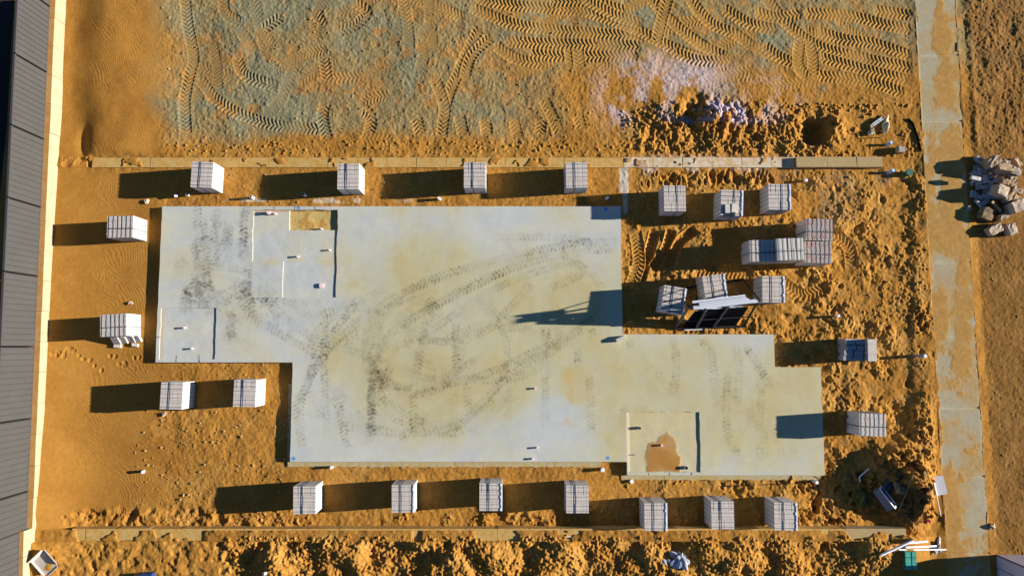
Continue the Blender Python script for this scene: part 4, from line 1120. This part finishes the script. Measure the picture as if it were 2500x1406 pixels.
# ------------------------------------------------------------------ pipe stubs
def stub(px, py, label, hgt=0.2, r=0.05, material='pvc', base=None, lean=(0, 0), hollow=True, name='pipe_stub', group='pipe stubs', cap=None):
    """px, py: photo pixel of the stub's top"""
    if base is None:
        x, y, z = gp(px, py, hgt, 0.08)
    else:
        z = base; x, y = P(px, py, z + hgt)
    m = MB()
    m.tube((-lean[0], -lean[1], -0.04), (0, 0, hgt), r, 14, 0, hollow=hollow)
    if not hollow: m.tube((0, 0, hgt - 0.02), (0, 0, hgt + 0.006), r * 1.12, 14, 2 if cap else 0)
    o = m.build(name, [M[material], M['dark'], M[cap or material]], None, smooth=False, loc=(x, y, z))
    return tag(o, label, 'pipe', group)
S = SLZ
stub(429, 478, 'white pipe stub in the shadow of the first upper pack, left one', .2, .05, lean=(.12, -.05), hollow=False)
stub(457, 475, 'white open pipe stub in the sand just below the first upper pack', .2, .05, lean=(.06, -.03))
stub(612, 480, 'white open pipe stub between the first two upper packs', .26, .05)
stub(741, 474, 'white open pipe stub in the shadow of the second upper pack', .26, .05)
stub(1072, 484, 'white pipe stub below the shadow of the third upper pack', .2, .05, hollow=False)
stub(1483, 483, 'white pipe stub in shade above the top right slab corner', .16, .05, hollow=False)
stub(655, 519, 'thicker pink capped pipe in the upper left of the stepped recess', .14, .055, 'pvc_pink', S - .03, hollow=False)
stub(671, 521, 'thin pink capped pipe beside the thicker one in the stepped recess', .10, .035, 'pvc_pink', S - .03, hollow=False)
stub(784, 558, 'thin pink pipe standing at the edge of the sandy recess', .12, .03, 'pvc_pink', S - .07, hollow=False)
stub(726, 626, 'pink capped pipe in the middle of the stepped recess', .10, .032, 'pvc_pink', S - .03, hollow=False)
stub(804, 610, 'pale capped pipe near the right edge of the stepped recess', .09, .026, 'pvc', S - .03, hollow=False)
stub(785, 697, 'wide pink cap low in the bottom part of the stepped recess', .06, .075, 'pvc_pink', S - .03, hollow=False)
stub(449, 800, 'upper pink pipe in the square recess at the left end', .10, .032, 'pvc_pink', S - .025, hollow=False)
stub(467, 851, 'lower pink pipe in the square recess at the left end', .09, .03, 'pvc_pink', S - .025, hollow=False)
stub(1307, 948, 'pink pipe with an orange stain in the open middle of the slab', .08, .03, 'pvc_pink', S, hollow=False)
stub(1562, 1045, 'grey open pipe in the upper left of the orange sand recess', .1, .05, 'pvc_grey', S - .034)
stub(1312, 1093, 'upper pink pipe of the pair near the lower slab edge', .09, .03, 'pvc_pink', S, hollow=False)
stub(1301, 1120, 'lower pink pipe of the pair right at the lower slab edge', .08, .034, 'pvc_pink', S, hollow=False)
stub(1616, 1087, 'pink pipe rising from the orange sand patch', .09, .034, 'pvc_pink', S - .03, hollow=False)
stub(1551, 1110, 'thin rod at the left edge of the orange sand recess', .06, .014, 'pvc_grey', S - .034, hollow=False)
stub(1676, 1142, 'grey open pipe at the bottom right of the orange sand recess', .1, .058, 'pvc_grey', S - .034)
stub(809, 1141, 'white pipe stub in the sand just below the slab\'s lower left part', .2, .05, hollow=False, lean=(.04, .02))
stub(1472, 1147, 'white pipe stub in the sand left of the dark notch in the slab', .2, .06, hollow=False)
stub(1543, 1175, 'short white pipe stub below the orange sand recess', .09, .06, hollow=False, lean=(.03, -.02))
stub(349, 1152, 'white pipe stub alone on the smooth sand at the lower left', .16, .05, hollow=False, lean=(.08, .0))
stub(2048, 771, 'white pipe stub in the rough sand right of the steel rack', .24, .045, hollow=False)
stub(2259, 869, 'tall white topped post by the footpath casting a long shadow', .36, .055, 'pvc_grey', hollow=False, cap='pvc', name='post', lean=(.12, 0))
stub(1994, 1177, 'white pipe stub in shade at the lower right slab corner', .2, .05, hollow=False, lean=(.06, -.04))
stub(1969, 440, 'small round white pipe top below the end of the lime white wall', .14, .045, hollow=False)
stub(2176, 348, 'blue topped pipe above the end of the raised wall', .22, .05, 'pvc_blue', hollow=False, lean=(.06, .04))
stub(2181, 416, 'blue grey pipe leaning beside the green drum', .2, .05, 'pvc_blue', hollow=False, lean=(.1, .05))
stub(2221, 421, 'round dark green drum beside the end of the raised wall', .24, .10, 'green', hollow=False, name='green_drum', group=None)
stub(648, 1399, 'short white pipe end in the sand at the bottom edge', .1, .045, hollow=False, lean=(.12, .12))

def rod(name, label, cat, a, b, r, material, group=None, n=8, hollow=False):
    a, b = np.array(a), np.array(b); c = (a + b) / 2
    m = MB(); m.tube(a - c, b - c, r, n, 0, hollow=hollow)
    return tag(m.build(name, [M[material], M['dark']], None, loc=tuple(c), smooth=False), label, cat, group)
def on(px, py, up_=0.03):
    x, y, z = gp(px, py, up_, 0.06); return (x, y, z + up_)
rod('white_pipe', 'thick white pipe lying slanted beside the lower right wall end', 'pipe', on(2150, 1355, .06), on(2230, 1318, .08), .042, 'pvc', 'white pipes by the teal box', 12)
rod('white_pipe', 'short white pipe lying at the top of the loose pipes', 'pipe', on(2218, 1325, .09), on(2264, 1321, .07), .034, 'pvc', 'white pipes by the teal box', 12)
rod('white_pipe', 'middle white pipe lying level and reaching the crumpled plastic', 'pipe', on(2211, 1336, .06), on(2288, 1332, .06), .032, 'pvc', 'white pipes by the teal box', 12)
rod('white_pipe', 'longest thin white pipe lying just above the teal box', 'pipe', on(2194, 1341, .05), on(2309, 1341, .05), .026, 'pvc', 'white pipes by the teal box', 12)
x, y, z = gp(2290, 1336, .08)
o = lumpy('crumpled_plastic', M['cardboard'], (.09, .2, .07), 1, 5, amp=.6, rough=.25); o.location = (x, y, z + .05); o.rotation_euler.z = R(-20)
tag(o, 'crumpled white plastic at the right end of the loose pipes', 'plastic')
# teal wrapped box
x, y, z = gp(2224, 1368, .16, .2)
tb = thing('teal_box', 'teal wrapped box half in the large shadow near the bottom', 'box', (x, y, z), R(-1))
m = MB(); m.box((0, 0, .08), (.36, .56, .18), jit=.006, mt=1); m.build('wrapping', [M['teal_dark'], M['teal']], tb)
m = MB(); m.box((0, .1, .172), (.37, .02, .006)); m.build('band', M['strap'], tb)
m = MB(); m.box((0.03, 0, .1725), (.016, .57, .005)); m.build('band', M['strap'], tb)

# ------------------------------------------------------------------ white panelled site box, lower right corner
bx, by = P(2432, 1354, 0.02)
sb = thing('site_box', 'large white panelled site box cut off by the lower right corner', 'site box', (bx, by, 0.0), 0)
SBX, SBY, SBH = 2.2, 3.4, 1.45
m = MB(); m.box((SBX / 2, -SBY / 2, SBH / 2 + .02), (SBX, SBY, SBH)); m.build('wall', M['shed'], sb)
m = MB(); m.box((SBX / 2, -SBY / 2, SBH + .045), (SBX + .06, SBY + .06, .05)); m.build('lid', M['shed'], sb)
for yy_ in (.42, 1.0, 1.6, 2.2, 2.8):
    m = MB(); m.box((-.004, -yy_, SBH / 2 + .02), (.012, .016, SBH)); m.build('seam', M['seam'], sb)
m = MB(); m.box((0.0, 0.0, SBH / 2 + .02), (.035, .035, SBH - .01)); m.build('corner_trim', M['seam'], sb)
m = MB(); m.box((.86, .004, .42), (.16, .012, .10)); m.build('red_sign', M['red'], sb)

# ------------------------------------------------------------------ rubbish heap, lower right
def rq(zx, zy): return 2060 + zx / 7.4, 1090 + zy / 7.4
a, b = rq(330, 980); x, y, z = gp(a, b, .2, .2)
bg = thing('rubbish_bag', 'dull yellow green bag slumped in the shadow of the rubbish heap', 'bag', (x, y, z), 0)
o = lumpy('bag_body', M['bag'], (.17, .26, .16), 1, 8, bg, amp=.4); o.location = (0, 0, .1)
o = lumpy('bag_neck', M['bag'], (.05, .07, .06), 1, 9, bg, amp=.5); o.location = (-.06, .26, .24)
# trough with white rim, tipped
a, b = rq(720, 980); x, y, z = gp(a, b, .3, .2)
tr = thing('tipped_trough', 'grey trough with a white rim tipped on its side in the rubbish heap', 'trough', (x, y, z + .12), R(-52))
tr.rotation_euler = (R(-48), R(-8), R(-56))
L_, W_, D_ = .72, .26, .26
m = MB(); th = .025
m.box((0, 0, th / 2), (L_, W_, th)); m.box((0, W_ / 2, D_ / 2), (L_, th, D_)); m.box((0, -W_ / 2, D_ / 2), (L_, th, D_)); m.box((L_ / 2, 0, D_ / 2), (th, W_ - th, D_)); m.box((-L_ / 2, 0, D_ / 2), (th, W_ - th, D_))
m.build('trough_body', M['trough'], tr)
m = MB(); m.box((0, W_ / 2, D_ + .012), (L_ + .05, .05, .024)); m.box((0, -W_ / 2, D_ + .012), (L_ + .05, .05, .024)); m.box((L_ / 2, 0, D_ + .012), (.05, W_ - .05, .024)); m.box((-L_ / 2, 0, D_ + .012), (.05, W_ - .05, .024))
m.build('rim', M['white'], tr)
p1, p2, p3 = (on(*rq(455, 395), .10), on(*rq(270, 545), .06), on(*rq(300, 635), .06))
m = MB(); c = np.array(p2)
m.tube(np.array(p1) - c, (0, 0, 0), .022, 8); m.tube((0, 0, 0), np.array(p3) - c, .022, 8)
tag(m.build('bent_pipe', M['pvc'], None, loc=p2), 'thin white pipe bent at an angle at the left edge of the rubbish heap', 'pipe')
a, b = rq(1040, 740); x, y, z = gp(a, b, .2, .15)
o = lumpy('rubble_stone', M['rock_dark'], (.2, .2, .17), 1, 14, amp=.45, n=2); o.location = (x, y, z + .12)
tag(o, 'ochre and brown stone on top of the rubbish heap', 'stone')
a, b = rq(800, 610); x, y, z = gp(a, b, .1, .15)
loose('broken_slab', 'flat brown board lying in the rubbish heap beside the ochre stone', 'board', x, y, z + .06, (.3, .22, .05), R(30), 'rock_dark', rx=R(12))
rod('long_stick', 'thin grey stick sloping down the right side of the rubbish heap', 'stick', on(*rq(1255, 510), .25), on(*rq(1015, 1160), .10), .012, 'timber')
rod('dark_stick', 'dark branch lying along the bottom of the rubbish heap', 'stick', on(*rq(1050, 1235), .05), on(*rq(1430, 1250), .05), .02, 'rock_dark')
x, y, z = gp(*rq(1540, 1340), .03); o = lumpy('red_scrap', M['red'], (.06, .05, .025), 1, 3, amp=.8); o.location = (x, y, z + .02); tag(o, 'small red plastic scrap on the sand below the rubbish heap', 'scrap')
a, b = rq(910, 690); x, y, z = gp(a, b, .1, .15)
o = lumpy('blue_rag', M['strap_band'], (.18, .08, .06), 1, 31, amp=.6); o.location = (x, y, z + .05); o.rotation_euler.z = R(25); tag(o, 'dark blue rag draped in the middle of the rubbish heap', 'rag')
# white folded board by the path and a stick
a, b = rq(1690, 700); x, y, z = gp(a, b, .08, .1)
wb = thing('white_board', 'white folded board standing at the path edge beside the rubbish heap', 'board', (x, y, z), R(11))
m = MB(); m.box((0.06, 0, .12), (.34, .62, .02), ry=R(-9)); m.build('top_sheet', M['white'], wb)
m = MB(); m.box((-.12, 0, .06), (.02, .62, .14), ry=R(12)); m.build('side_sheet', M['white'], wb)
rod('white_rod', 'thin pale rod leaning below the white folded board', 'rod', on(*rq(1670, 880), .12), on(*rq(1752, 1250), .02), .016, 'white')
rod('offcut', 'small pale timber offcut on the path left of the joint, below the white board', 'offcut', on(*rq(1828, 1215), .02), on(*rq(1828, 1360), .02), .016, 'stone')
rod('timber_offcut', 'pale timber offcut between the slab corner and the rubbish heap', 'offcut', on(2055, 1183, .03), on(2064, 1165, .03), .018, 'stone')
x, y, z = gp(*rq(1465, 480), .03); loose('paper_scrap', 'small white scrap right of the rubbish heap', 'scrap', x, y, z + .03, (.05, .16, .03), R(28), 'stone')

# ------------------------------------------------------------------ rubble pile beyond the path
def zq(zx, zy): return 2350 + zx / 6.39, 370 + zy / 6.39
def block(label, zx, zy, l, w, hgt, ang, base, material='rock', name='rubble_block', tilt=(0, 0), group='limestone blocks of the rubble pile'):
    px, py = zq(zx, zy); x, y = P(px, py, base + hgt)
    g = gz(x, y, .2); r = random.Random(int(zx * 7 + zy)); m = MB()
    import bmesh
    bm = bmesh.new(); bmesh.ops.create_cube(bm, size=1.0)
    bmesh.ops.subdivide_edges(bm, edges=bm.edges[:], cuts=3, use_grid_fill=True)
    j = 0.014 if name == 'rubble_block' else 0.006
    for v in bm.verts:
        k = max(abs(v.co.x), abs(v.co.y), abs(v.co.z))
        nc = sum(abs(abs(q) - .5) < 1e-4 for q in v.co)
        s = 1 - (0.05 if nc == 3 else 0.02 if nc == 2 else 0.0) * (1 if name == 'rubble_block' else .5)
        v.co = (v.co.x * l * s + r.uniform(-j, j), v.co.y * w * s + r.uniform(-j, j), v.co.z * hgt * s + r.uniform(-j, j))
    me = bpy.data.meshes.new(name); bm.to_mesh(me); bm.free(); me.materials.append(M[material])
    o = bpy.data.objects.new(name, me); COL.objects.link(o)
    o.location = (x, y, g + base + hgt / 2); o.rotation_euler = (R(tilt[0]), R(tilt[1]), R(ang))
    return tag(o, label, 'block' if name == 'rubble_block' else 'brick', group)
block('large pale block at the top of the rubble pile with a shaded lower face', 510, 140, .46, .30, .42, 28, .12, tilt=(4, -6))
block('small pale block tucked right of the large top block', 700, 170, .20, .18, .3, -20, .1, 'rock_white', tilt=(5, 0))
block('long pale block lying across below the large top block', 690, 265, .52, .26, .3, -9, .22, 'rock', tilt=(-16, 0))
block('narrow tan block standing apart at the upper right of the pile', 868, 165, .19, .36, .24, 32, .0, 'rock', tilt=(0, 16))
block('whitish broken block at the right of the long block', 850, 300, .30, .24, .3, -20, .2, 'rock_white', tilt=(8, 0))
block('grey block below the whitish broken block', 800, 385, .26, .22, .3, 5, .12, 'rock')
block('squat grey block in the middle of the pile, left of its neighbour', 690, 470, .22, .20, .32, -15, .1, 'rock')
block('squat grey block in the middle of the pile, right of its neighbour', 800, 480, .24, .24, .3, 20, .08, 'rock')
block('large upright block in the centre with a rounded pale top', 640, 600, .40, .36, .45, -22, .12, 'rock_white', tilt=(0, 8))
block('brown oblong block right of the large upright block', 770, 700, .42, .22, .3, 34, .1, 'rock')
block('tan block lying at the right edge of the pile above the brown oblong', 880, 600, .34, .2, .26, -28, .08, 'rock')
block('thin tan block at the right edge below the brown oblong', 860, 725, .30, .14, .2, 30, .0, 'rock')
block('big pale block at the right frame edge with a bluish shaded end', 900, 840, .52, .40, .42, 24, .06, 'rock_white', tilt=(0, 3))
block('large dark rough block at the lower left of the pile', 410, 960, .40, .40, .3, -18, .0, 'rock_dark', tilt=(6, 5))
block('crumbling sandy block at the bottom of the pile', 670, 1000, .42, .22, .22, 28, .0, 'rock')
block('oblong whitish block lying apart below the pile, left one', 530, 1210, .48, .30, .26, 26, .0, 'rock_white')
block('speckled white block lying apart below the pile, right one', 790, 1205, .30, .38, .28, 18, .0, 'rock_white')
block('broken timber plank sloping through the lower pile', 540, 855, .50, .09, .05, -42, .22, 'timber', name='timber_plank', tilt=(0, 10), group='planks in the rubble pile')['category'] = 'plank'
block('brick with a bright sunlit end at the top left of the pile', 280, 120, .30, .14, .2, -42, .0, 'brick_grey', name='loose_brick', group='loose bricks of the rubble pile')
block('brick with a fully sunlit white face at the left of the pile', 215, 418, .32, .12, .12, -12, .30, 'brick', name='loose_brick', group='loose bricks of the rubble pile')
block('small brick fallen apart onto the path edge left of the pile', 108, 885, .1, .16, .1, -8, .0, 'brick_grey', name='loose_brick', group='loose bricks of the rubble pile')
for (zx, zy, l, w, ang, bz) in ((283, 315, .14, .27, 4, .1), (195, 345, .2, .22, 40, .06), (170, 490, .16, .14, 30, .0), (265, 530, .18, .26, 8, .05), (375, 425, .16, .30, 6, .12),
                                (352, 305, .15, .2, -30, .04), (465, 292, .2, .14, 10, .05), (455, 382, .15, .15, 20, .08), (515, 447, .14, .14, -20, .1), (580, 425, .12, .24, -6, .14),
                                (448, 515, .13, .3, -10, .1), (362, 550, .2, .12, 8, .12), (385, 620, .2, .16, -25, .04), (462, 640, .16, .18, 20, .04), (170, 662, .15, .22, -10, .05),
                                (262, 705, .28, .14, -28, .04), (262, 800, .33, .12, -48, .06), (342, 800, .17, .14, 30, .06), (390, 695, .26, .14, -6, .1), (475, 705, .2, .13, -8, .08),
                                (380, 762, .2, .12, -20, .04), (530, 330, .18, .16, 25, .06), (610, 345, .1, .2, 8, .12), (330, 470, .16, .2, -12, .02), (500, 580, .18, .14, 40, .02), (235, 240, .2, .14, 15, .0), (430, 235, .2, .14, -15, .0)):
    block('loose grey brick lying in the shaded left half of the rubble pile', zx, zy, l, w, .1, ang, bz, 'brick_grey', name='loose_brick', group='loose bricks of the rubble pile', tilt=(rnd.uniform(-14, 14), rnd.uniform(-14, 14)))

# ------------------------------------------------------------------ things by the end of the upper wall
def wq(zx, zy): return 2060 + zx / 7.81, 270 + zy / 7.81
x, y, z = gp(*wq(1090, 745), .14, .15)
cb = thing('concrete_bucket', 'grey square topped concrete lump beside the blue topped pipe', 'concrete lump', (x, y, z), R(-3))
m = MB(); m.box((0, 0, .09), (.27, .24, .22), jit=.012, taper=.12); m.build('lump_body', M['limestone_grey'], cb)
m = MB(); m.box((0.0, .004, .206), (.20, .17, .014), jit=.004); m.build('lump_top', M['brick_grey'], cb)
x, y, z = gp(*wq(812, 275), .1, .1)
o = lumpy('cloth_bag', M['cloth'], (.09, .28, .10), 1, 23, amp=.35); o.location = (x, y, z + .06); o.rotation_euler.z = R(-8)
tag(o, 'cream cloth bag lying twisted above the raised wall end', 'bag')
a, b = on(*wq(545, 285), .05), on(*wq(735, 150), .06)
m = MB(); c = (np.array(a) + np.array(b)) / 2; d = np.array(b) - np.array(a); L = float(np.linalg.norm(d)); an = math.atan2(d[1], d[0])
m.box((0, .045, .02), (L, .018, .07)); m.box((0, -.045, .02), (L, .018, .07)); m.box((0, 0, -.006), (L, .072, .016))
tag(m.build('white_gutter', M['white'], None, loc=tuple(c), rz=an), 'white gutter piece lying slanted left of the cream bag', 'gutter')
x, y, z = gp(*wq(520, 425), .1, .1)
o = lumpy('white_lump', M['cloth'], (.085, .085, .09), 1, 26, amp=.3); o.location = (x, y, z + .05); tag(o, 'round pale bundle left of the cream bag', 'bundle')
p_ = on(*wq(535, 350), .05); o = lumpy('cream_scrap', M['cloth'], (.05, .14, .05), 1, 27, amp=.5); o.location = p_; o.rotation_euler.z = R(14); tag(o, 'thin cream scrap trailing above the round pale bundle', 'scrap')
rod('marker_rod', 'thin pale tipped marker rod leaning by the cream bag', 'rod', on(*wq(700, 400), .0), on(*wq(915, 338), .42), .012, 'stone')
rod('timber_stake', 'thin timber stake leaning just above the blue topped pipe', 'stake', on(*wq(690, 520), .0), on(*wq(768, 470), .25), .014, 'timber')
pts = [on(*wq(q[0], q[1]), .03) for q in ((1225, 160), (1310, 240), (1380, 430), (1420, 560), (1470, 780))]
m = MB(); c = np.array(pts[2])
for q0, q1 in zip(pts[:-1], pts[1:]): m.tube(np.array(q0) - c, np.array(q1) - c, .035, 8)
tag(m.build('black_hose', M['blacksheet'], None, loc=tuple(c)), 'black plastic strip half buried along the left path edge', 'hose')

# ------------------------------------------------------------------ lower left and bottom bits
x, y, z = gp(113, 1372, .05, .3)
bxo = thing('open_carton', 'open pale carton with sand inside at the lower left corner', 'carton', (x, y, z + .01), R(44))
CL, CW = .46, .58
m = MB(); m.box((0, 0, .10), (CL, CW, .024)); m.build('carton_base', M['cardboard'], bxo)
for (c, d, tl) in (((CL / 2 + .055, 0, .16), (.018, CW, .18), (0, 42)), ((-CL / 2 - .02, 0, .13), (.018, CW, .10), (0, -20)), ((0, CW / 2 + .03, .19), (CL + .08, .018, .22), (-16, 0)), ((.02, -CW / 2 - .05, .10), (CL * .9, .018, .12), (62, 0))):
    m = MB(); m.box((0, 0, 0), d); o = m.build('carton_side', M['cardboard'], bxo); o.location = c; o.rotation_euler = (R(tl[0]), R(tl[1]), 0)
m = MB(); m.box((0, 0, .045), (CL - .04, CW - .04, .09)); m.build('carton_underside', M['rock_dark'], bxo)
o = lumpy('sand_heap', M['boxsand'], (.15, .10, .010), 1, 4, bxo, amp=.3); o.location = (.02, -.18, .113)
x, y, z = gp(357, 1403, .1, .1)
bc = thing('blue_tub', 'blue tub with an ochre flap cut off by the bottom edge', 'tub', (x, y, z), R(2))
m = MB(); m.box((.04, -.10, .1), (.40, .34, .22), taper=.08, jit=.006); m.build('tub_body', M['blue'], bc)
m = MB(); m.box((-.30, -.08, .08), (.24, .28, .03), ry=R(-14)); m.build('ochre_flap', M['yellow'], bc)
x, y, z = gp(1653, 1368, .1, .2)
tp = thing('grey_tarp', 'crumpled grey tarp bundle half buried in the bottom sand mounds', 'tarp', (x, y, z), 0)
o = lumpy('tarp_body', M['tarp'], (.30, .26, .15), 1, 12, tp, amp=.55, n=4, rough=.03); o.location = (.12, .03, .06)
o = lumpy('tarp_fold', M['tarp'], (.22, .12, .09), 1, 16, tp, amp=.5, n=3, rough=.03); o.location = (-.27, -.12, .03); o.rotation_euler.z = R(-25)
x, y, z = gp(1397, 1313, .08, .1); loose('white_scrap', 'bent white sheet scrap on the sand below the wall gap', 'scrap', x, y, z + .09, (.36, .12, .02), R(-4), 'white', rx=R(25))
x, y, z = gp(2424, 1286, .08, .1); o = lumpy('pale_stone', M['rock_white'], (.10, .10, .08), 1, 33, amp=.35, n=2); o.location = (x, y, z + .05); tag(o, 'round pale stone on the sand right of the lower path', 'stone')
x, y, z = gp(317, 740, .05, .1); o = lumpy('pale_stone', M['rock_white'], (.09, .06, .05), 1, 34, amp=.5, n=2); o.location = (x, y, z + .03); tag(o, 'pale broken stone on the sand above the left pack with fallen bricks', 'stone')
x, y, z = gp(357, 492, .05, .1); o = lumpy('pale_stone', M['rock_white'], (.06, .09, .05), 1, 35, amp=.5, n=2); o.location = (x, y, z + .03); tag(o, 'pale broken stone on the sand above the slab\'s upper left corner', 'stone')
x, y, z = gp(400, 1010, .05, .1); o = lumpy('pale_stone', M['rock_white'], (.10, .06, .05), 1, 36, amp=.5, n=2); o.location = (x, y, z + .03); tag(o, 'pale broken stone just below the pack with the longest free shadow', 'stone')
x, y, z = gp(2340, 115, .05, .1); loose('timber_offcut', 'small pale offcut at the right edge of the upper path', 'offcut', x, y, z + .03, (.06, .32, .05), R(-5), 'stone')
rod('thin_bar', 'thin dark bar lying in the sand below the lower right slab edge', 'bar', on(1757, 1187, .02), on(1938, 1180, .02), .012, 'steel_black')

# countless small stones and crumbs in the sand
m = MB(); r = random.Random(99)
def crumb(px, py, s):
    x, y, z = gp(px, py, 0, .03)
    m.box((x, y, z + s * .3), (s * r.uniform(.7, 1.4), s, s * .8), rz=r.uniform(0, 3), jit=s * .18)
for i in range(110): crumb(r.uniform(400, 1500), r.uniform(10, 380), r.uniform(.02, .045))
for i in range(70): crumb(r.uniform(330, 700), r.uniform(1000, 1280), r.uniform(.02, .05))
for i in range(160): crumb(r.uniform(1560, 2280), r.uniform(420, 1280), r.uniform(.02, .045))
for i in range(60): crumb(r.uniform(400, 1500), r.uniform(412, 498), r.uniform(.02, .04))
for i in range(60): crumb(r.uniform(1600, 2240), r.uniform(250, 375), r.uniform(.02, .05))
o = m.build('small_stones', M['stone']); o['kind'] = 'stuff'
